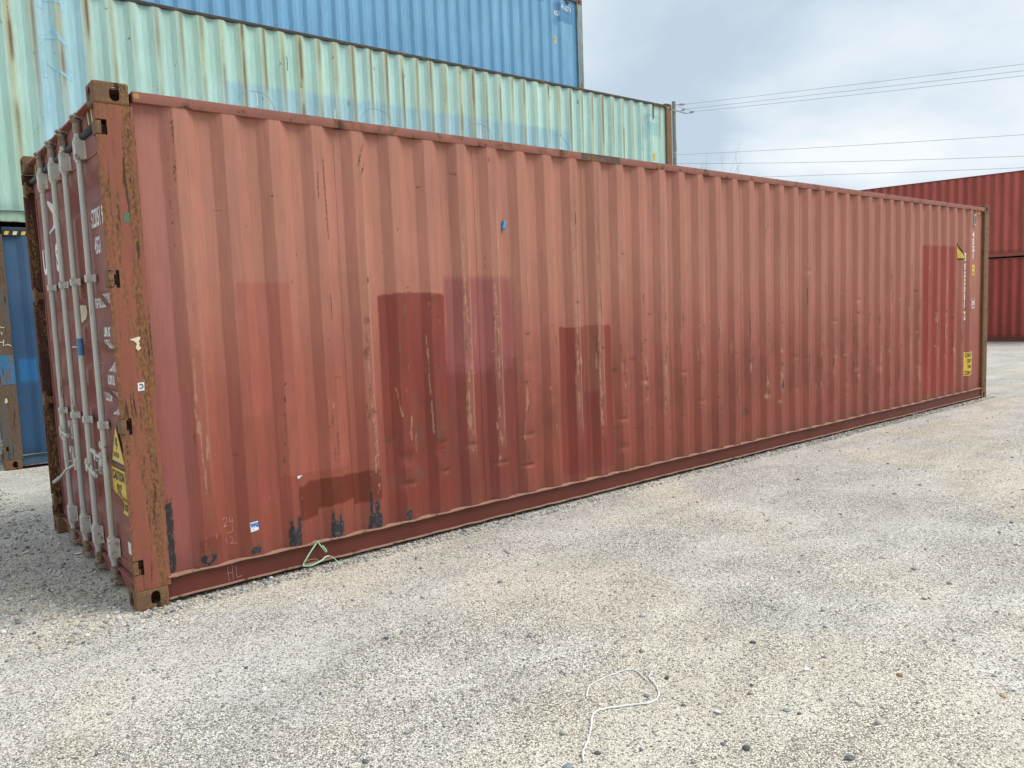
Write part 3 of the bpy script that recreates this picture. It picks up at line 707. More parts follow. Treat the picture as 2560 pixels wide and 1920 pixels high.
def rails(root, mats, H=H_, top_mat=None, top_h=.058):
    for sy in (1, -1):
        Y = (lambda y: y) if sy == 1 else (lambda y: W_-y)
        lo, hi = sorted((Y(.003), Y(.060)))
        xr = (.195, L_-.179)
        MB().box((xr[0], lo, H-.033-top_h), (xr[1], hi, H-.033), .004).obj('top_side_rail', top_mat or mats['rail'], root, auto=35)
        # bottom rail: channel with scuffed flanges
        web = MB(); lo, hi = sorted((Y(.022), Y(.028))); web.box((.179, lo, .037), (L_-.179, hi, .1545)).obj('bottom_side_rail', mats['brail'], root)
        n = 260; xs = np.linspace(.18, L_-.18, n)
        bm = bmesh.new(); r_ = np.random.default_rng(3)
        for (za, zb, y0, amp) in ((.156, .1635, -.006, .002), (.028, .0355, .002, .002)):
            wz = .0016*np.sin(xs*22.6)+.002*np.sin(xs*3.1)+r_.normal(0, .0007, n); wy = amp*(r_.uniform(0, 1, n)**2)
            prev = None
            for k in range(n):
                ring = [bm.verts.new((xs[k], Y(y0+wy[k]), za+wz[k])), bm.verts.new((xs[k], Y(y0+wy[k]), zb+wz[k])), bm.verts.new((xs[k], Y(.055), zb)), bm.verts.new((xs[k], Y(.055), za))]
                if prev:
                    for j in range(4): bm.faces.new((prev[j], ring[j], ring[(j+1) % 4], prev[(j+1) % 4]))
                prev = ring
        bmesh.ops.recalc_face_normals(bm, faces=bm.faces)
        me = bpy.data.meshes.new('rail_flange'); bm.to_mesh(me); bm.free(); link('rail_flange', me, mats['edge'], root)

def roof(root, mat, H=H_):
    X = np.linspace(.05, L_-.05, 233); n = len(X); z = H-.040+.012*(np.arange(n) % 4 < 2)
    bm = bmesh.new(); rows = [[bm.verts.new((X[i], y, z[i])) for y in (.052, W_-.052)] for i in range(n)]
    for a, b in zip(rows[:-1], rows[1:]): bm.faces.new((a[0], b[0], b[1], a[1]))
    me = bpy.data.meshes.new('roof_panel'); bm.to_mesh(me); bm.free(); link('roof_panel', me, mat, root)
def floor_and_ends(root, mat, H=H_):
    Y = np.linspace(.07, W_-.07, 60); d = .045*((np.arange(60)//4) % 2)
    bm = bmesh.new(); rows = [[bm.verts.new((L_-.06-d[i], Y[i], z)) for z in (.1, H-.07)] for i in range(60)]
    for a, b in zip(rows[:-1], rows[1:]): bm.faces.new((a[0], b[0], b[1], a[1]))
    me = bpy.data.meshes.new('front_panel'); bm.to_mesh(me); bm.free(); link('front_panel', me, mat, root)
    MB().box((L_-.10, .17, .02), (L_-.01, W_-.17, .13), .004).obj('front_sill', mat, root)
    MB().box((L_-.10, .17, H-.10), (L_-.01, W_-.17, H-.03), .004).obj('front_header', mat, root)
    MB().box((.12, .06, .10), (L_-.12, W_-.06, .15)).obj('floor', M_dark, root)

# ------------------------------------------------------------------ 1. the near red container
MATS = dict(post=M_post, cast=M_cast, cast2=M_cast, rail=M_rail, brail=M_brail, edge=M_edge, door=M_door)
main = empty('shipping_container', (0, 0, 0), 0, 'large faded red shipping container alone in front, doors facing left, patched with darker paint', 'shipping container')
castings(main, M_cast); posts(main, MATS); rails(main, MATS); roof(main, M_rail); floor_and_ends(main, M_door)
door1, door2 = door_end(main, MATS)
# side sheets, welded every fourth corrugation
joints = [.190]+[X0-.072+.14+.069-.139+PITCH*(3+4*k)+.02 for k in range(0, 10)]
joints = [.190]+[1.395+1.112*k for k in range(10)]+[L_-.09]
for a, b in zip(joints[:-1], joints[1:]):
    step = .009 if b < 5 else (.014 if b < 8.5 else .022)
    zst = .009 if b < 5 else (.014 if b < 8.5 else .022)
    X = xgrid(a, b, step); Z = np.arange(.163, 2.812, zst)
    X = np.unique(np.concatenate([X, [a+.0025, a+.006, b-.0025, b-.006]]))
    X = X[(X >= a) & (X <= b)]
    def yf(x, z, a=a, b=b):
        e = np.minimum(x-a, b-x); y = side_y(x, z)+.0035*(1-sstep(e, .0005, .003))*(a > .2)
        return y
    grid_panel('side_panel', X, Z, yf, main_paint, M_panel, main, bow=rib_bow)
# plain far side
X = xgrid(.19, L_-.09, .08); Z = np.linspace(.163, 2.811, 12)
grid_panel('side_panel', X, Z, lambda x, z: W_-(.006+prof(x)), None, M_rail, main)

ps = lambda x0, z0, off=.003: (lambda u, v: (x0+u, float(side_y(np.array(x0+u), np.array(z0+v)))-off, z0+v))
def pdoor(y0, z0, off=.003):      # text on the door reads from large y to small y
    y0 = -4.6556+(y0+4.6556)*1.0352; z0 = 1.6+(z0-1.6)*1.0352
    return lambda u, v: (door_surf(y0-u*1.03, z0+v*1.03)-off, y0-u*1.03, z0+v*1.03)
def praw(y0, z0, off=.003):
    return lambda u, v: (door_surf(y0-u, z0+v)-off, y0-u, z0+v)
pflat = lambda x0, z0, off=.002: (lambda u, v: (x0+u, .001-off, z0+v))

# door markings
for (t, y0, z0, h, w_) in [('522051 9', .405, 2.165, .105, .50), ('45G1', .375, 2.015, .095, .50), ('MAX.GROSS', .72, 1.715, .055, .62), ('32.500 KG', .335, 1.735, .052, .5), ('71.650 LB', .335, 1.665, .052, .5),
                         ('TARE', .72, 1.545, .055, .62), ('3.890 KG', .335, 1.545, .052, .5), ('8.580 LB', .335, 1.475, .052, .5), ('NET', .72, 1.315, .060, .62), ('28.610 KG', .335, 1.345, .052, .5), ('63.070 LB', .335, 1.270, .052, .5),
                         ('CU.CAP', .66, 1.150, .055, .62), ('76.4 CU.M', .335, 1.175, .052, .5), ('2.690 CU.FT', .335, 1.095, .052, .5)]:
    text_obj(t, M_white, door1, pdoor(y0, z0), h, w_, bold=.003, cut=.03)
for (t, y0, z0, h, w_) in [('U', 2.02, 2.00, .17, .85), ('I', 1.76, 2.00, .17, .8), ('S', 1.53, 2.00, .17, .8)]:
    text_obj(t, M_white, door2, pdoor(y0, z0), h, w_, bold=.012, cut=.03)
circ = lambda cx, cz, r, n=24: [(cx+r*math.cos(2*PI*k/n), cz+r*math.sin(2*PI*k/n)) for k in range(n)]
poly_obj(circ(0, 0, .115), M_sticker, door2, pdoor(1.68, 2.37), 'round_emblem', .03)
poly_obj(circ(0, 0, .075), M_yellow, door2, pdoor(1.245, 2.36), 'round_emblem', .03)
poly_obj([(0, 0), (.11, 0), (.10, -.09), (.02, -.22), (.0, -.2)], M_cream, door1, pdoor(1.05, 1.74), 'torn_sticker', .03)
poly_obj([(0, 0), (.10, 0), (.10, .20), (0, .20)], M_sticker, door2, pdoor(1.95, .78), 'paper_sticker', .04).data.materials[0] = M_cream
poly_obj([(0, 0), (.07, 0), (.07, .06), (0, .06)], M_sticker, door2, pdoor(1.9, .84, .006), 'paper_sticker', .04)
poly_obj([(0, 0), (.04, 0), (.06, .22), (.01, .26)], M_sticker, door1, pdoor(.66, .85), 'torn_sticker', .03)
# warning triangle and height sticker on the right-hand door leaf
TY, TZ = .560, .780
poly_obj([(0, 0), (.33, 0), (.165, .25)], M_black, door1, praw(TY, TZ, .009), 'warning_sticker')
poly_obj([(.020, .016), (.310, .016), (.165, .230)], M_yellow, door1, praw(TY, TZ, .0105), 'warning_sticker')
poly_obj([(.143, .165), (.183, .16), (.167, .128), (.193, .13), (.150, .08), (.161, .116), (.131, .118)], M_black, door1, praw(TY, TZ, .012), 'warning_sticker')
text_obj('CAUTION!', M_black, door1, praw(TY-.070, TZ+.046, .012), .028, .68, bold=.001)
for k in range(2): poly_obj([(.07, .026+.009*k), (.26, .026+.009*k), (.26, .030+.009*k), (.07, .030+.009*k)], M_cream, door1, praw(TY, TZ, .012), 'warning_print')
poly_obj([(0, 0), (.33, 0), (.33, .305), (0, .305)], M_yellow, door1, praw(.580, .448, .009), 'height_sticker')
for t, z0, h, x_, w_ in (('CAUTION', .683, .058, .016, .74), ("9'6\"", .590, .070, .10, .7), ('HIGH', .525, .048, .09, .75), ('CONTAINER', .462, .045, .016, .60)):
    text_obj(t, M_black, door1, praw(.580-x_, z0, .0105), h, w_, bold=.0025)
poly_obj([(0, 0), (.06, 0), (.06, .07), (0, .07)], M_sticker, door1, pdoor(.175, .30, .006), 'paper_sticker')
# hazard stripes at the ends of the header
for k in range(4):
    for ys in (.30, 2.06):
        poly_obj([(0+k*.045, 0), (.024+k*.045, 0), (.044+k*.045, .085), (.02+k*.045, .085)], M_yellow if k % 2 == 0 else M_black, main, (lambda u, v, ys=ys: (.0565, ys+u, 2.748+v*.85)), 'hazard_stripe', 0)
# blue tape on the third rod
MB().cyl((.033, 1.03, 1.420), (.033, 1.03, 1.530), .0192, 18, caps=False).obj('blue_tape', mat_plain('blue_tape', (.06, .20, .38), .5), main, smooth=True)
MB().tube([(.013, 1.03, 1.475), (.010, 1.09, 1.477), (.012, 1.17, 1.472)], .003, 6).obj('cable_tie', M_white, main)

# stickers, chalk and marks on the post and the long side
poly_obj([(0, 0), (.034, .003), (.036, .048), (.002, .046)], M_sticker, main, pflat(.100, 1.237), 'small_sticker', 0)
MB().tube([(.110, -.003, 1.272), (.118, -.003, 1.277), (.127, -.003, 1.270), (.128, -.003, 1.258), (.118, -.003, 1.250), (.110, -.003, 1.256)], .0025, 6).obj('sticker_print', M_black, main)
poly_obj([(0, .055), (.05, .07), (.058, .066), (.052, .05), (.046, .045), (.052, .03), (.047, .022), (.056, .006), (.046, -.006), (.034, -.003), (.03, .012), (.036, .03), (.024, .046)], M_cream, main, pflat(.078, 1.468), 'torn_sticker', 0)
poly_obj([(0, 0), (.030, 0), (.034, .05), (.006, .048)], mat_plain('green_scuff', (.07, .15, .09), .7), main, pflat(.098, 2.16, .0012), 'paint_scuff', 0)
poly_obj([(0, 0), (.050, .004), (.052, -.052), (.003, -.060)], M_sticker, main, ps(.671, .377), 'square_sticker', .01)
text_obj('WG', M_blue_p, main, ps(.675, .348, .0045), .024, .82, bold=.0025, cut=.01)
MB().tube([(.688, .001, .335), (.690, .001, .331)], .002, 6).obj('sticker_print', M_blue_p, main)
def chalk(strokes, name='chalk_writing', r=.0012):
    mb = MB()
    for st in strokes:
        P = []
        for a, b in zip(st[:-1], st[1:]):
            for t in np.linspace(0, 1, 5)[:-1]: P.append((a[0]+(b[0]-a[0])*t, a[1]+(b[1]-a[1])*t))
        P.append(st[-1])
        mb.tube([(x, (float(side_y(np.array(x), np.array(z))) if z > .17 else .021)-.0008, z) for x, z in P], r, 5)
    return mb.obj(name, M_pink, main)
chalk([[(.522, .42), (.532, .432), (.545, .427), (.546, .412), (.532, .388), (.522, .375), (.540, .380), (.550, .378)], [(.566, .428), (.556, .400), (.585, .402)], [(.580, .420), (.575, .372), (.578, .345)], [(.535, .338), (.560, .330), (.582, .345)]])
chalk([[(.535, .306), (.537, .262)], [(.556, .300), (.568, .306), (.576, .297), (.572, .280), (.558, .262), (.578, .266), (.598, .258)]])
chalk([[(.523, .138), (.527, .045)], [(.520, .095), (.552, .095)], [(.551, .138), (.553, .045)], [(.572, .130), (.576, .055), (.608, .060)]])
poly_obj([(0, 0), (.036, .002), (.004, -.020)], M_sticker, main, ps(.994, .612), 'paper_scrap', .01)
# blue clip high on the wall
tagm = mat_plain('blue_clip', (.06, .30, .60), .45)
MB().prism([(2.752, 2.213), (2.776, 2.211), (2.795, 2.279), (2.770, 2.281)], 1, float(side_y(np.array(2.77), np.array(2.25)))-.022, float(side_y(np.array(2.77), np.array(2.25)))+.002).obj('blue_clip', tagm, main)
MB().prism([(2.756, 2.216), (2.773, 2.215), (2.776, 2.226), (2.759, 2.227)], 1, float(side_y(np.array(2.77), np.array(2.25)))-.0235, float(side_y(np.array(2.77), np.array(2.25)))-.0222).obj('clip_slot', mat_plain('dark_blue', (.02, .09, .22)), main)
# yellow grease dot and dark joint plate on the top rail
poly_obj(circ(.215, 2.837, .016, 12), mat_plain('ochre_dot', (.38, .20, .05), .6), main, (lambda u, v: (u, .0015, v)), 'paint_dot', 0)
MB().box((3.60, .0015, 2.808), (4.06, .0028, 2.862)).obj('rail_joint_plate', mat_worn('dark_joint', (.10, .06, .05), (.06, .04, .03), .4, vert=False), main)
# vent, hazard plates and stickers near the far end
MB().box((11.675, .018, 2.585), (11.75, .0405, 2.755), .006).obj('vent_cover', mat_plain('pale_vent', (.36, .36, .30), .6), main)
MB().box((11.690, .0165, 2.615), (11.735, .0185, 2.725)).obj('vent_slot', mat_plain('vent_slot', (.10, .105, .09)), main)
pr = ps
for k in range(3): poly_obj([(k*.06, 0), (k*.06+.03, 0), (k*.06+.055, .05), (k*.06+.025, .05)], M_yellow if k < 2 else M_sticker, main, pr(11.78, 2.755), 'hazard_stripe', .02)
for k, ch in enumerate('522051'): text_obj(ch, M_white, main, pr(11.418, 1.945-.109*k), .085, .75, bold=.006, align='CENTER', cut=.02)
poly_obj([(-.033, 0), (.033, 0), (.033, .11), (-.033, .11)], M_white, main, pr(11.418, 2.075), 'lettering', .02)
text_obj('U', M_door, main, pr(11.418, 2.09, .0045), .075, .65, align='CENTER')
poly_obj([(-.033, 0), (.033, 0), (.033, .125), (-.033, .125)], M_white, main, pr(11.418, 1.212), 'lettering', .02)
text_obj('9', M_door, main, pr(11.418, 1.23, .0045), .085, .7, bold=.004, align='CENTER')
for k, ch in enumerate('45G1'): text_obj(ch, M_white, main, pr(11.705, 2.42-.105*k), .085, 1.0, bold=.005, align='CENTER', cut=.02)
poly_obj([(-.05, 0), (.05, 0), (.05, .155), (-.05, .155)], M_yellow, main, pr(11.725, 1.862), 'small_sticker')
for k in range(2): text_obj(('9\'6"', '8\'')[k], M_black, main, pr(11.725, 1.875+.075*k, .0045), .045, .7, align='CENTER')
text_obj('CFL', M_white, main, pr(11.735, 1.43), .05, .8, bold=.003, align='CENTER')
for (a, b, c_, d_) in ((-.05, 0, .05, .012), (-.05, 0, -.038, .15), (.038, 0, .05, .15)): poly_obj([(a, b), (c_, b), (c_, d_), (a, d_)], M_white, main, pr(11.735, 1.375), 'lettering')
poly_obj([(0, 0), (.20, 0), (.205, .02), (.01, .235), (0, .235)], M_black, main, pr(11.13, 2.085), 'warning_sticker')
poly_obj([(.0, .020), (.175, .020), (.0, .195)], M_yellow, main, pr(11.13, 2.085, .0045), 'warning_sticker')
text_obj('C', M_black, main, pr(11.135, 2.12, .006), .05, .8)
poly_obj([(0, 0), (.30, 0), (.30, .35), (0, .35)], M_yellow, main, pr(11.415, .387), 'height_sticker')
for t, z0 in (('CAUTION', .665), ('SUPER', .58), ('HIGH', .495), ('CONTAINER', .40)): text_obj(t, M_black, main, pr(11.565, z0, .0045), .06, .58 if len(t) < 8 else .52, bold=.002, align='CENTER')

# ------------------------------------------------------------------ 2. the stacks behind
def row_paint(base, seed, lo=None, streaks=(), tone_var=.10, patches=(), streak_col=(.42, .33, .12), rust_col=(.16, .08, .03), amt=.5, ridge=0, x0=X0, pitch=PITCH):
    def fn(x, z, y):
        c = np.empty(x.shape+(3,)); c[:] = base
        t = (vnoise(x, z, 1.1, .5, seed)-.5)[..., None]; c = c*(1+tone_var*2*t)  # random tone variation over the wall
        t = (vnoise(x, z*0, 13, 1, seed+1)-.5)[..., None]; c = c*(1+tone_var*1.4*t)
        def lay(m, col, a=1.0):
            nonlocal c; m = np.clip(m*a, 0, 1)[..., None]; c = c*(1-m)+np.array(col)*m
        for (xa, xb, za, zb, col, a, e) in patches: lay(rect(x, z, xa, xb, za, zb, e), col, a)
        if ridge:      # facet light and shade put into the colour: ridges paler, valleys darker
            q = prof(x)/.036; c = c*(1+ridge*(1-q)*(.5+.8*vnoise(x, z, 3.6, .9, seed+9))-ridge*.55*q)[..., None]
        w = np.zeros(x.shape+(3,)); rs = np.random.default_rng(seed+4)
        for i in range(-1, 42):
            xr = x0+i*pitch; s = dict(streaks).get(i, rs.uniform(.1, 1)*amt); L = rs.uniform(1.2, 2.9)*(.5+s)
            cx = xr-.03+rs.uniform(-.02, .02); env = sstep(z, 2.86-L, 2.75)**.7*.9+.1
            band = np.exp(-((x-cx)/(.024+.026*s))**2)
            lay(band*env*(.55+.45*vnoise(x, z, 9, 1.2, seed+i+50)), streak_col, min(1, s*2.0))
            lay(np.exp(-((x-cx-.012)/(.010+.016*s))**2)*env*sstep(vnoise(x, z, 6, 2.2, seed+i+90), .25, .6), rust_col, min(1, s*1.6))
            w[..., 0] = np.maximum(w[..., 0], np.exp(-((x-cx-.01)/.010)**2)*env*(.2+.45*s)*sstep(vnoise(x, z, 6, 3, seed+i+7), .4, .8))
            for k in range(int(rs.integers(1, 4))):
                w[..., 0] = np.maximum(w[..., 0], rs.uniform(.5, .85)*amt*1.3*blob(x, z, cx+rs.uniform(-.1, .1), rs.uniform(.5, 2.7), rs.uniform(.008, .03), rs.uniform(.01, .06)))
        lay(1-sstep(z, .17, .30), np.array(base)*.55, .6)
        return c, w
    return fn

def container(name, loc, rz, label, paint, col, rail_col, post_amt, H=H_, group=None, cat='shipping container', door=True, front=1, step=.035, zst=.045, pan_depth=.036, cast=None, front_side_flip=False):
    root = empty(name, loc, rz, label, cat, group)
    mp = mat_worn(name+'_post', col, (.13, .07, .035), post_amt, (.26, .15, .07), dirt=.3)
    mr = mat_worn(name+'_rail', rail_col, (.13, .06, .035), .22, vert=False)
    me_ = mat_worn(name+'_edge', tuple(.5*c+.14 for c in col), (.20, .12, .07), .3, vert=False)
    md = mat_worn(name+'_door', col, (.12, .06, .03), .12, dirt=.3)
    mt = dict(post=mp, cast=M_cast, cast2=mp, rail=mr, brail=md, edge=me_, door=md)
    castings(root, cast or M_cast, H); posts(root, mt, H); rails(root, mt, H, mr, top_h=.045)
    roof(root, mr, H); floor_and_ends(root, md, H)
    if door: door_end(root, mt, H)
    X = xgrid(.19, L_-.09, step); Z = np.arange(.16, H-.045, zst); Z = np.append(Z, H-.045)
    yf = lambda x, z: .006+smooth_prof(x, depth=pan_depth)+.006*(vnoise(x, z, 3, 2, 71)-.5)*(1-sstep(z, .6, 1.2))
    pm = mat_paint_attr(name+'_side', pale=tuple(min(.8, c*1.3+.05) for c in col))
    o = grid_panel('side_panel', X, Z, yf, paint, pm, root)
    X2 = np.linspace(.19, L_-.09, 180); Z2 = np.linspace(.163, H-.04, 4)
    grid_panel('side_panel', X2, Z2, lambda x, z: W_-(.006+prof(x)), None, md, root)
    return root, mt, yf

QX, QY, QH, QZ = 0.1257, 6.2848, -0.01817, -0.0578
def row(off, lvl):
    n = (-math.sin(QH), math.cos(QH)); return (QX+n[0]*off, QY+n[1]*off, QZ+lvl*H_)
BLUE = (.032, .085, .175)
gb, gm, gy_ = container('blue_container', row(0, 0), QH, 'dark blue shipping container at ground level under the mint green one', row_paint(BLUE, 101, tone_var=.10, amt=.08, streak_col=(.05, .12, .2), patches=[(.25, .42, 1.02, 1.31, (.02, .16, .38), .8, .01), (.20, 1.0, 2.0, 2.8, (.09, .16, .24), .35, .2), (.2, .8, .15, .6, (.02, .075, .17), .5, .15)]), (.045, .10, .16), (.03, .05, .08), .62)
gpost = mat_worn('weathered_blue_post', (.085, .105, .11), (.10, .062, .038), .72, (.165, .105, .06), (.03, .03, .03), dirt=.3)
for o in gb.children:
    if o.name.startswith('corner_post'): o.data.materials[0] = gpost
# brighter blue repaint, chalk marks and a vent on that container's post
poly_obj([(0.001, 1.02), (.191, 1.02), (.191, 1.365), (.001, 1.365)], mat_worn('bright_blue_patch', (.03, .17, .34), (.12, .07, .04), .42, (.22, .13, .06)), gb, (lambda u, v: (u, -.0012, v)), 'touch_up_patch', 0)
mb = MB()
for st in ([(.02, 1.78), (.03, 1.70), (.06, 1.69), (.07, 1.76)], [(.08, 1.77), (.085, 1.69), (.125, 1.69)], [(.09, 1.64), (.10, 1.61)], [(.02, 1.55), (.03, 1.52)], [(.04, 1.56), (.05, 1.49)], [(.07, 1.52), (.10, 1.52)], [(.11, 1.55), (.10, 1.48), (.15, 1.49), (.18, 1.47)]):
    mb.tube([(x, -.001, z) for x, z in st], .004, 6)
mb.obj('chalk_writing', M_white, gb)
poly_obj([(.06, .80), (.09, .81), (.085, .86), (.065, .85)], M_cream, gb, (lambda u, v: (u, -.0015, v)), 'paper_scrap', 0)
# yellow and black stripes under its top rail
for k in range(6): poly_obj([(.215+k*.085, 2.772), (.255+k*.085, 2.772), (.270+k*.085, 2.814), (.225+k*.085, 2.814)], M_yellow if k % 2 == 0 else M_cream, gb, (lambda u, v: (u, .004, v)), 'hazard_stripe', 0)
MB().box((.2, .006, 2.765), (.75, .0105, 2.819)).obj('stripe_backing', M_black, gb)

MINT = (.42, .645, .585)
streaks = {4: .35, 6: .4, 8: .5, 9: .45, 11: .5, 12: .45, 13: .9, 14: .6, 15: .6, 16: .55, 17: .45, 19: .7, 20: .5, 21: .7, 22: .6, 23: 1.0, 24: 1.0, 25: .45, 26: .55, 28: .5, 29: .45, 31: .7, 32: .75, 34: .5, 36: .45, 37: .6, 38: .45}
SKYB = (.32, .54, .63)
gpatch = [(0.69, 1.27, .2, 2.86, SKYB, .75, .02), (2.91, 9.35, .2, 2.045, SKYB, .80, .012), (11.33, 11.87, 2.36, 2.63, (.22, .45, .50), .7, .008), (11.50, 11.87, 2.20, 2.36, (.24, .47, .47), .6, .008), (11.33, 11.46, 2.12, 2.36, (.24, .50, .55), .6, .008),
          (0.25, .60, .2, 1.4, (.30, .46, .30), .35, .15), (2.3, 4.2, 2.05, 2.86, (.36, .58, .46), .4, .2)]
gr, grm, gry = container('green_container', row(0, 1), QH, 'mint green shipping container with yellow rust streaks, on top of the dark blue one', row_paint(MINT, 202, streaks=streaks, tone_var=.09, amt=.80, patches=gpatch, streak_col=(.42, .40, .19), rust_col=(.145, .068, .025)), (.33, .50, .38), (.05, .045, .035), .40, cast=M_cast)
grm['cast2'] = None
rustpost = mat_worn('brown_rust_post', (.20, .13, .06), (.13, .07, .035), .75, (.23, .13, .06))
for o in gr.children:
    if o.name.startswith('corner_post') and o.data.vertices[0].co.x > 6: o.data.materials[0] = rustpost
def pg(x0, z0, off=.003): return lambda u, v: (x0+u, float(gry(np.array(x0+u), np.array(z0+v)))-off, z0+v)
gw = mat_plain('pale_print', (.62, .74, .76), .6); gf = mat_plain('faded_print', (.42, .62, .66), .6)
text_obj('400471', gw, gr, pg(11.50, 2.46), .12, .62, bold=.004, cut=.03)
text_obj('CLU', gf, gr, pg(11.33, 2.47), .10, .55, bold=.002, cut=.03)
text_obj('22G1', gf, gr, pg(11.33, 2.26), .10, .6, bold=.002, cut=.03)
poly_obj([(0, 0), (.09, 0), (.09, .145), (0, .145)], M_yellow, gr, pg(11.60, 1.72), 'small_sticker', .03)
text_obj('9\'6"', M_black, gr, pg(11.61, 1.78, .005), .04, .6)
for k in range(3): poly_obj([(k*.10, 0), (k*.10+.05, 0), (k*.10+.07, .06), (k*.10+.02, .06)], M_yellow if k != 1 else M_cream, gr, pg(11.66, 2.76, .004), 'hazard_stripe', .03)
MB().box((11.60, .012, 2.55), (11.66, .044, 2.82), .01).obj('vent_cover', mat_plain('dark_green_vent', (.03, .09, .07)), gr)
# ghost letters and half-worn emblem rings
for t, x0, z0, h in (('H', .74, 2.55, .22), ('A', .74, 2.15, .22), ('N', .74, 1.75, .22), ('J', .74, 1.35, .22), ('I', .80, .95, .22)):
    text_obj(t, mat_plain('ghost_print', (.305, .53, .63), .6), gr, pg(x0, z0), h, 1.6, cut=.03)
for cx in (3.35, 5.25, 7.2, 9.0):
    for r_ in (.30,):
        mb = MB(); P = [(cx+r_*math.cos(a), 1.62+1.1*r_*math.sin(a)) for a in np.linspace(0, PI, 40)]
        mb.tube([(x, float(gry(np.array(x), np.array(z)))-.0005, z) for x, z in P], .0035, 6); mb.obj('emblem_ring', mat_plain('faint_ring', (.30, .50, .56), .6), gr)
for (x, za, zb, w_) in ((3.38, 1.75, 1.93, .010), (4.55, 1.55, 1.85, .012), (4.9, 1.5, 1.7, .010), (7.25, 1.5, 1.93, .011), (8.65, 1.45, 1.8, .011), (9.05, 1.5, 1.9, .010), (3.85, 2.3, 2.5, .008)):
    n_ = 9; ze = np.linspace(za, zb, n_); rr = np.random.default_rng(int(x*100)); wob = rr.uniform(-.6, .6, n_)*w_
    pts = [(wob[i]-w_*rr.uniform(.3, 1), ze[i]-za) for i in range(n_)]+[(wob[i]+w_*rr.uniform(.3, 1), ze[i]-za) for i in range(n_)][::-1]
    poly_obj(pts, M_white if x != 3.85 else M_black, gr, pg(x, za), 'paint_chip', .04)

# back row: two hidden lower containers carry the bright blue one
container('brown_container', row(2.56, 0), QH, 'brown shipping container at ground level in the row behind the dark blue one', None, (.20, .08, .05), (.1, .05, .03), .3, step=.2, zst=.9)
container('grey_container', row(2.56, 1), QH, 'grey shipping container in the back row, carrying the sky blue one', None, (.30, .30, .30), (.1, .1, .1), .3, step=.2, zst=.9)
SB = (.165, .37, .565)
bl, blm, bly = container('sky_blue_container', row(2.56, 2), QH, 'sky blue shipping container at the top of the back row, highest of all', row_paint(SB, 303, tone_var=.09, amt=.20, streak_col=(.17, .36, .50), rust_col=(.12, .22, .30), patches=[(0, 13, .1, 1.3, (.14, .345, .56), .4, .5), (11.33, 11.93, 2.45, 2.72, (.06, .19, .38), .8, .01), (11.42, 11.92, 2.30, 2.45, (.055, .17, .33), .75, .01), (11.28, 11.45, 2.20, 2.68, (.08, .23, .42), .7, .01), (11.9, 12.05, .1, 2.86, (.06, .20, .38), .6, .02)]), (.20, .30, .32), (.06, .07, .08), .45)
def pb(x0, z0, off=.003): return lambda u, v: (x0+u, float(bly(np.array(x0+u), np.array(z0+v)))-off, z0+v)
text_obj('471627 6', gw, bl, pb(11.545, 2.58), .11, .55, bold=.004, cut=.03)
text_obj('46G1', gw, bl, pb(11.33, 2.42), .11, .5, bold=.004, cut=.03)
poly_obj([(0, 0), (.09, 0), (.09, .17), (0, .17)], M_yellow, bl, pb(11.30, 1.79), 'small_sticker', .03)
text_obj('9\'6', M_black, bl, pb(11.31, 1.86, .005), .045, .55)
MB().box((11.72, .010, 2.74), (11.80, .044, 2.83), .01).obj('vent_cover', mat_plain('dark_vent', (.03, .05, .06)), bl)
for k in range(5):
    cx = 9.85+k*.278; mb = MB(); P = [(cx+.05*math.cos(a), 2.62+.05*math.sin(a)) for a in np.linspace(.2, PI-.2, 10)]
    mb.tube([(x, float(bly(np.array(x), np.array(z)))-.001, z) for x, z in P], .006, 6); mb.obj('dent_mark', mat_plain('dull_blue', (.07, .17, .28)), bl)

# ------------------------------------------------------------------ 3. red stack at the right
RQ = 30.373; RH = -.17792; RZ = -.1114
rot = -PI/2-RH     # local x runs along -y
y_far = 13.9
redp = dict(streak_col=(.24, .07, .05), rust_col=(.14, .04, .03))
R2 = (.35, .076, .058)
def red_loc(lvl): return (RQ+y_far*math.sin(RH), y_far, RZ+lvl*H_)
rA, _, _ = container('red_container', red_loc(0), rot, 'dark red shipping container on the ground at the right, under another red one', row_paint((.285, .050, .036), 404, tone_var=.10, amt=.30, ridge=.38, **redp), (.20, .045, .033), (.17, .05, .05), .12, group='stacked red containers at the right', step=.03)
rB, _, _ = container('red_container', red_loc(1), rot, 'red shipping container stacked on the dark red one at the right', row_paint(R2, 505, tone_var=.08, amt=.22, ridge=.34, **redp), R2, (.17, .05, .06), .12, group='stacked red containers at the right', step=.03)

# ------------------------------------------------------------------ 4. pole, wires, bare trees
def ray(u, v): return f+(u-1280)/1966.6*r2-(v-960)/1966.6*u2
def at(u, v, d): p = CAM+ray(u, v)*d; return Vector(p)
M_wood = mat_plain('weathered_pole', (.20, .22, .18), .85, var=.2)
M_wire = mat_plain('grey_wire', (.30, .33, .35), .6)
top = at(1684, 254, 46)
pole = empty('utility_pole', (top.x, top.y, 0), 0, 'grey-green wooden utility pole with a short crossarm behind the mint container', 'utility pole')
def lp(p): return (p.x-top.x, p.y-top.y, p.z)
MB().cyl((0, 0, -.3), (0, 0, top.z), .15, 14, .11).obj('pole', M_wood, pole, auto=50)
ca = at(1676, 273, 46); cb_ = at(1716, 284, 45.4)
mb = MB(); mb.tube([lp(ca), lp(cb_)], .055, 4); mb.obj('crossarm', mat_plain('pale_arm', (.42, .42, .40)), pole)
ins = [at(1710, 261, 45.5), at(1712, 273, 45.5), at(1734, 279, 45.2)]
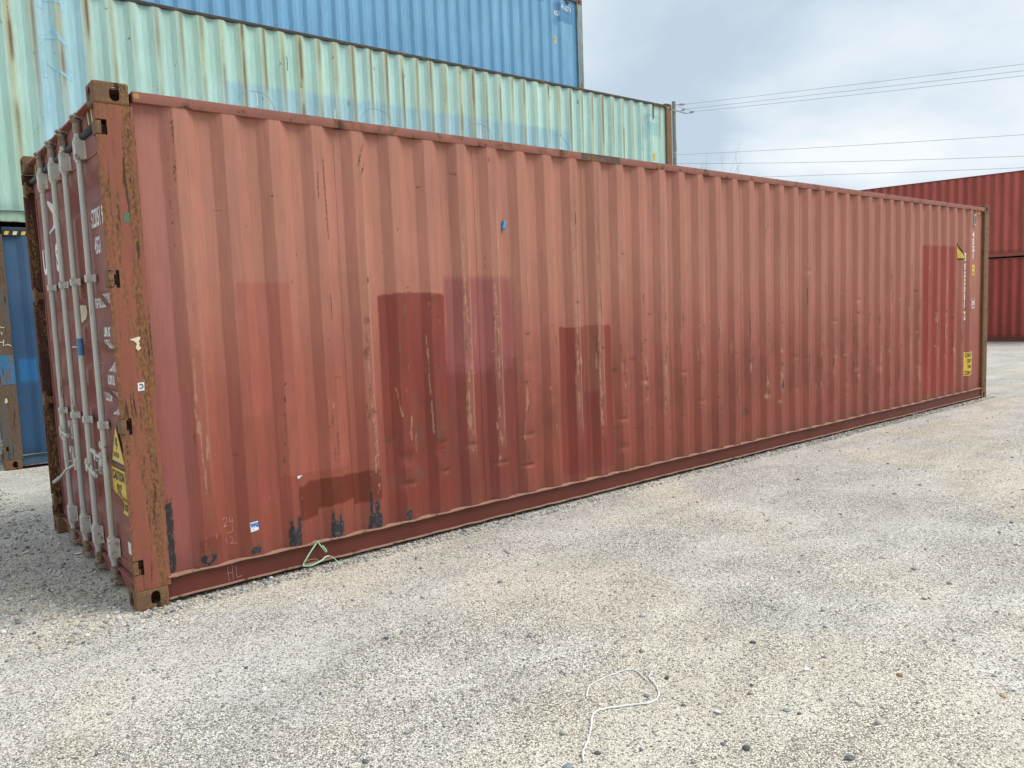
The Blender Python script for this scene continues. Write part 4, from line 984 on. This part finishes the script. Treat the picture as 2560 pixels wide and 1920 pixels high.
for p_, q_ in zip(ins, (at(1688, 262, 46), at(1700, 277, 45.7), cb_)):
    mb = MB()
    mb.tube([lp(q_), lp(p_)], .018, 6)
    for t in (.55, .75, .95):
        c_ = q_.lerp(p_, t); d = (p_-q_).normalized()*.03; mb.cyl(lp(c_-d), lp(c_+d), .065, 10)
    mb.obj('insulator', mat_plain('insulator', (.34, .35, .35)), pole, auto=50)
jumper = [at(1690, 262, 46), at(1697, 268, 45.8), at(1708, 270, 45.6), at(1722, 276, 45.4), ins[2]]
MB().tube([lp(p) for p in jumper], .012, 5).obj('jumper_wire', M_wire, pole)
MB().tube([lp(p) for p in (at(1686, 285, 45.9), at(1690, 345, 45.9), at(1692, 375, 45.9), at(1688, 386, 45.9))], .014, 5).obj('down_wire', M_wire, pole)
MB().tube([lp(p) for p in (at(1684, 380, 45.9), at(1690, 384, 45.7), at(1690, 390, 45.7), at(1684, 391, 45.9))], .03, 6).obj('wire_clamp', M_wire, pole)
wires = [(ins[0], (2640, 150), 34, .02, 'top power line of the upper three, rising from the pole to the right edge'), (ins[1], (2640, 167), 34, .02, 'middle power line of the upper three, just below the topmost'), (ins[2], (2640, 180), 34, .04, 'third power line, lowest of the upper three'),
         (at(1688, 387, 45.8), (2640, 331), 36, .06, 'fourth power line, the first below the wide gap'), (at(1688, 409, 45.8), (2640, 387), 36, .10, 'fifth power line, between the two lowest ones over the container roof'), (at(1688, 449, 45.8), (2640, 416), 36, .03, 'lowest power line, just above the red stack')]
for a, (u, v), d, sag, lab in wires:
    b = at(u, v, d); P = [a.lerp(b, t)-Vector((0, 0, sag*4*t*(1-t))) for t in np.linspace(0, 1, 24)]
    # on past the frame to the next pole of the line
    b2 = b+(b-a)*.4; P += [b.lerp(b2, t) for t in (.33, .66, 1)]
    o = MB().tube([p-a for p in P], .0095, 6).obj('power_line', M_wire, None, smooth=True); o.location = a
    tag(o, lab, 'power line', 'power lines over the yard')

def bare_tree(u, v, d, spread, seed, label, h_crown=3.4, n=5):
    rr = random.Random(seed); tip = at(u, v, d); root = empty('bare_tree', (tip.x, tip.y, 0), rr.uniform(0, 6), label, 'tree', 'bare trees beyond the yard')
    bark = mat_plain('bark', (.30, .28, .26), .9, var=.2); H = tip.z*.76
    mb = MB(); mb.tube([(0, 0, -.2), (.05, 0, H*.25), (-.03, .05, H*.5), (.04, 0, H*.72)], [.13, .10, .08, .05], 10); mb.obj('trunk', bark, root, smooth=True)
    mb = MB()
    def br(p, d_, l, r, k):
        P = [p]; q = p
        for i in range(4): d_ = (d_+Vector((rr.uniform(-.22, .22), rr.uniform(-.22, .22), rr.uniform(-.02, .16)))).normalized(); q = q+d_*l/4; P.append(q)
        mb.tube(P, [r, r*.85, r*.7, r*.55, r*.4], 4)
        if k > 0:
            for j in range(3 if k > 1 else 2):
                o_ = P[rr.randint(1, 4)]; nd = (d_+Vector((rr.uniform(-.8, .8), rr.uniform(-.8, .8), rr.uniform(-.1, .5)))).normalized(); br(o_, nd, l*rr.uniform(.5, .75), r*.55, k-1)
    for i in range(n):
        z0 = H*rr.uniform(.35, .72); a = rr.uniform(0, 6.3)
        br(Vector((0, 0, z0)), Vector((math.cos(a)*spread, math.sin(a)*spread, 1)).normalized(), (H-z0)*rr.uniform(.7, 1.0), .022, 3)
    br(Vector((.04, 0, H*.7)), Vector((0, 0, 1)), H*.30, .04, 3)
    mb.obj('branches', bark, root)
bare_tree(1882, 412, 52, .55, 3, 'bare leafless tree whose twigs fan out above the container roof, the fuller of two', n=8)
bare_tree(1777, 394, 55, .30, 8, 'bare leafless tree with a single thin tip above the roof, nearer the pole', n=4)

# ------------------------------------------------------------------ 5. small things on the ground
def gzf(x, y): return float(gz(x, y))
string_m = mat_plain('white_string', (.66, .66, .63), .7, var=.06)
def string(pts, name, label, r=.0062):
    P = []; n = len(pts)
    for i in range(n-1):
        p0, p1, p2, p3 = pts[max(i-1, 0)], pts[i], pts[i+1], pts[min(i+2, n-1)]
        for t in np.linspace(0, 1, 8)[:-1]:
            P.append(tuple(.5*((2*p1[k])+(-p0[k]+p2[k])*t+(2*p0[k]-5*p1[k]+4*p2[k]-p3[k])*t*t+(-p0[k]+3*p1[k]-3*p2[k]+p3[k])*t**3) for k in (0, 1)))
    P.append(pts[-1]); rr = random.Random(4)
    o = MB().tube([(x+rr.uniform(-.0016, .0016), y+rr.uniform(-.0016, .0016), gzf(x, y)+.0045+rr.uniform(-.0012, .0014)) for x, y in P], [r*rr.uniform(.6, 1.25) for _ in P], 8).obj(name, string_m, None, smooth=True)
    return tag(o, label, 'string')
string([(1.128, -2.409), (1.185, -2.362), (1.224, -2.346), (1.326, -2.343), (1.434, -2.362), (1.453, -2.397), (1.424, -2.474), (1.421, -2.49)], 'white_string', 'shorter piece of white string curving over the gravel, farther from the viewer', .0033)
string([(1.457, -2.462), (1.436, -2.490), (1.424, -2.520), (1.392, -2.568), (1.344, -2.608), (1.277, -2.612), (1.188, -2.563), (1.093, -2.520), (1.041, -2.531), (.968, -2.593), (.90, -2.645), (.83, -2.689), (.792, -2.733)], 'white_string', 'longer piece of white string snaking over the gravel towards the viewer', .0046)
# pale green strap tied to the bottom rail
gm_ = mat_plain('pale_green_strap', (.34, .60, .40), .5, var=.15)
def ribbon(pts, w, mat, parent=None, name='strap', nrm=None):
    pts = [Vector(p) for p in pts]; Q = []
    n = len(pts)
    for i in range(n-1):
        p0, p1, p2, p3 = pts[max(i-1, 0)], pts[i], pts[i+1], pts[min(i+2, n-1)]
        for t in np.linspace(0, 1, 7)[:-1]: Q.append(.5*((2*p1)+(-p0+p2)*t+(2*p0-5*p1+4*p2-p3)*t*t+(-p0+3*p1-3*p2+p3)*t**3))
    Q.append(pts[-1]); bm = bmesh.new(); prev = None
    for i, p in enumerate(Q):
        d = (Q[min(i+1, len(Q)-1)]-Q[max(i-1, 0)]).normalized(); s_ = d.cross(Vector((.1, -1, .25))).normalized(); u_ = s_.cross(d)
        ww = w*(1 if not callable(w) else 1) if not callable(w) else w(i/len(Q))
        ring = [bm.verts.new(p+s_*ww/2+u_*.0008), bm.verts.new(p-s_*ww/2+u_*.0008), bm.verts.new(p-s_*ww/2-u_*.0008), bm.verts.new(p+s_*ww/2-u_*.0008)]
        if prev:
            for j in range(4): bm.faces.new((prev[j], ring[j], ring[(j+1) % 4], prev[(j+1) % 4]))
        prev = ring
    bmesh.ops.recalc_face_normals(bm, faces=bm.faces)
    me = bpy.data.meshes.new(name); bm.to_mesh(me); bm.free(); return link(name, me, mat, parent)
st = empty('green_strap', (1.09, -.012, .17), 0, 'pale green plastic strap knotted to the near container\'s bottom rail, trailing to the gravel', 'strap')
O = Vector((1.09, -.012, .17))
rel = lambda P: [tuple(Vector(p)-O) for p in P]
ribbon(rel([(1.095, -.010, .170), (1.05, -.014, .125), (1.01, -.016, .078), (.988, -.018, .050), (.990, -.022, .038), (1.03, -.05, .040), (1.09, -.055, .055), (1.14, -.03, .066), (1.185, -.012, .052), (1.21, -.02, .025), (1.222, -.035, .006)]), (lambda t: .0085 if t < .75 else .0035), gm_, st, 'long_tail')
ribbon(rel([(1.095, -.010, .172), (1.120, -.014, .130), (1.143, -.016, .096), (1.149, -.018, .092), (1.147, -.020, .105), (1.125, -.016, .140)]), .006, gm_, st, 'short_tail')
MB().tube(rel([(1.092, -.012, .168), (1.10, -.020, .176), (1.104, -.010, .168), (1.094, -.006, .162), (1.090, -.016, .172)]), .0045, 6).obj('knot', gm_, st, smooth=True)
MB().tube(rel([(1.09, -.014, .176), (1.08, -.022, .186), (1.062, -.020, .183)]), .002, 5).obj('loose_end', mat_plain('brown_twine', (.30, .18, .12)), st)
MB().tube(rel([(1.10, -.014, .176), (1.112, -.02, .192), (1.128, -.018, .198)]), .0025, 5).obj('loose_end', mat_plain('dark_twine', (.06, .04, .045)), st)
MB().tube(rel([(.995, -.02, .062), (1.03, -.03, .072), (1.07, -.03, .066), (1.085, -.03, .052)]), .0016, 5).obj('loose_end', mat_plain('pink_twine', (.40, .25, .2)), st)

def scrap(u, v, w, h, name, label, mat=M_sticker, a=0.0):
    d = ray(u, v); t = -CAM.z/d.z; x, y = CAM.x+d.x*t, CAM.y+d.y*t
    bm = bmesh.new(); rr = random.Random(int(u)); n = 7
    P = [(w*math.cos(2*PI*k/n+a)*rr.uniform(.6, 1.1), h*math.sin(2*PI*k/n+a)*rr.uniform(.6, 1.1), rr.uniform(.004, .010)) for k in range(n)]
    top_ = [bm.verts.new(p) for p in P]; bot = [bm.verts.new((p[0], p[1], p[2]-.0025)) for p in P]
    bm.faces.new(top_); bm.faces.new(bot[::-1])
    for k in range(n): bm.faces.new((top_[k], bot[k], bot[(k+1) % n], top_[(k+1) % n]))
    bmesh.ops.recalc_face_normals(bm, faces=bm.faces)
    me = bpy.data.meshes.new(name); bm.to_mesh(me); bm.free(); o = link(name, me, mat, None); o.location = (x, y, gzf(x, y)+.002); tag(o, label, name.split('_')[-1]); return o
scrap(199, 1385, .035, .028, 'paper_scrap', 'small white scrap of paper on the gravel near the container doors')
scrap(62, 1385, .024, .016, 'paper_scrap', 'tiny white scrap of paper on the gravel close to the left edge')
scrap(2017, 1676, .020, .010, 'white_shard', 'flat oval white shard on the gravel, right of the string')
scrap(1794, 1779, .014, .020, 'white_shard', 'pointed white shard on the gravel beside a grey-green pebble')
scrap(2535, 1727, .010, .014, 'white_shard', 'small white shard on the gravel at the right edge')
def pebble(u, v, s, col, label, seed):
    d = ray(u, v); t = -CAM.z/d.z; x, y = CAM.x+d.x*t, CAM.y+d.y*t; rr = random.Random(seed)
    bm = bmesh.new(); bmesh.ops.create_icosphere(bm, subdivisions=2, radius=s)
    k = [Vector((rr.uniform(-1, 1), rr.uniform(-1, 1), rr.uniform(-1, 1))).normalized() for _ in range(5)]
    for v_ in bm.verts:
        n_ = v_.co.normalized(); v_.co *= 1+sum(.10*math.sin(3*n_.dot(q)) for q in k); v_.co.z *= .5; v_.co.x *= 1.25
    me = bpy.data.meshes.new('pebble'); bm.to_mesh(me); bm.free(); o = link('pebble', me, mat_plain('pebble_stone', col, .8, var=.15, sc=120), None, True)
    o.location = (x, y, gzf(x, y)+s*.3); o.rotation_euler = (0, 0, rr.uniform(0, 3)); tag(o, label, 'pebble', 'larger pebbles on the gravel')
for args in [(1966, 1774, .012, (.26, .33, .32), 'grey-green rounded pebble beside the pointed white shard', 1), (1419, 1915, .016, (.20, .24, .28), 'slate blue pebble at the bottom edge, left of the string end', 2), (1868, 1872, .014, (.07, .075, .08), 'black pebble near the bottom edge, lower right of the string', 3),
             (2125, 1897, .014, (.12, .13, .15), 'dark slate pebble at the bottom edge, right of centre', 4), (2249, 1690, .011, (.30, .14, .09), 'reddish pebble on the right side of the gravel', 5), (1884, 1607, .012, (.10, .10, .11), 'dark flat pebble right of the string loop', 6),
             (2508, 1739, .013, (.42, .33, .20), 'ochre pebble near the right edge', 7), (1808, 1860, .009, (.16, .15, .17), 'small dark pebble left of the black one', 8), (1665, 1692, .010, (.05, .05, .055), 'small black pebble just right of the string loop', 9), (1617, 1737, .010, (.20, .23, .26), 'blue-grey pebble inside the string loop', 10)]:
    pebble(*args)
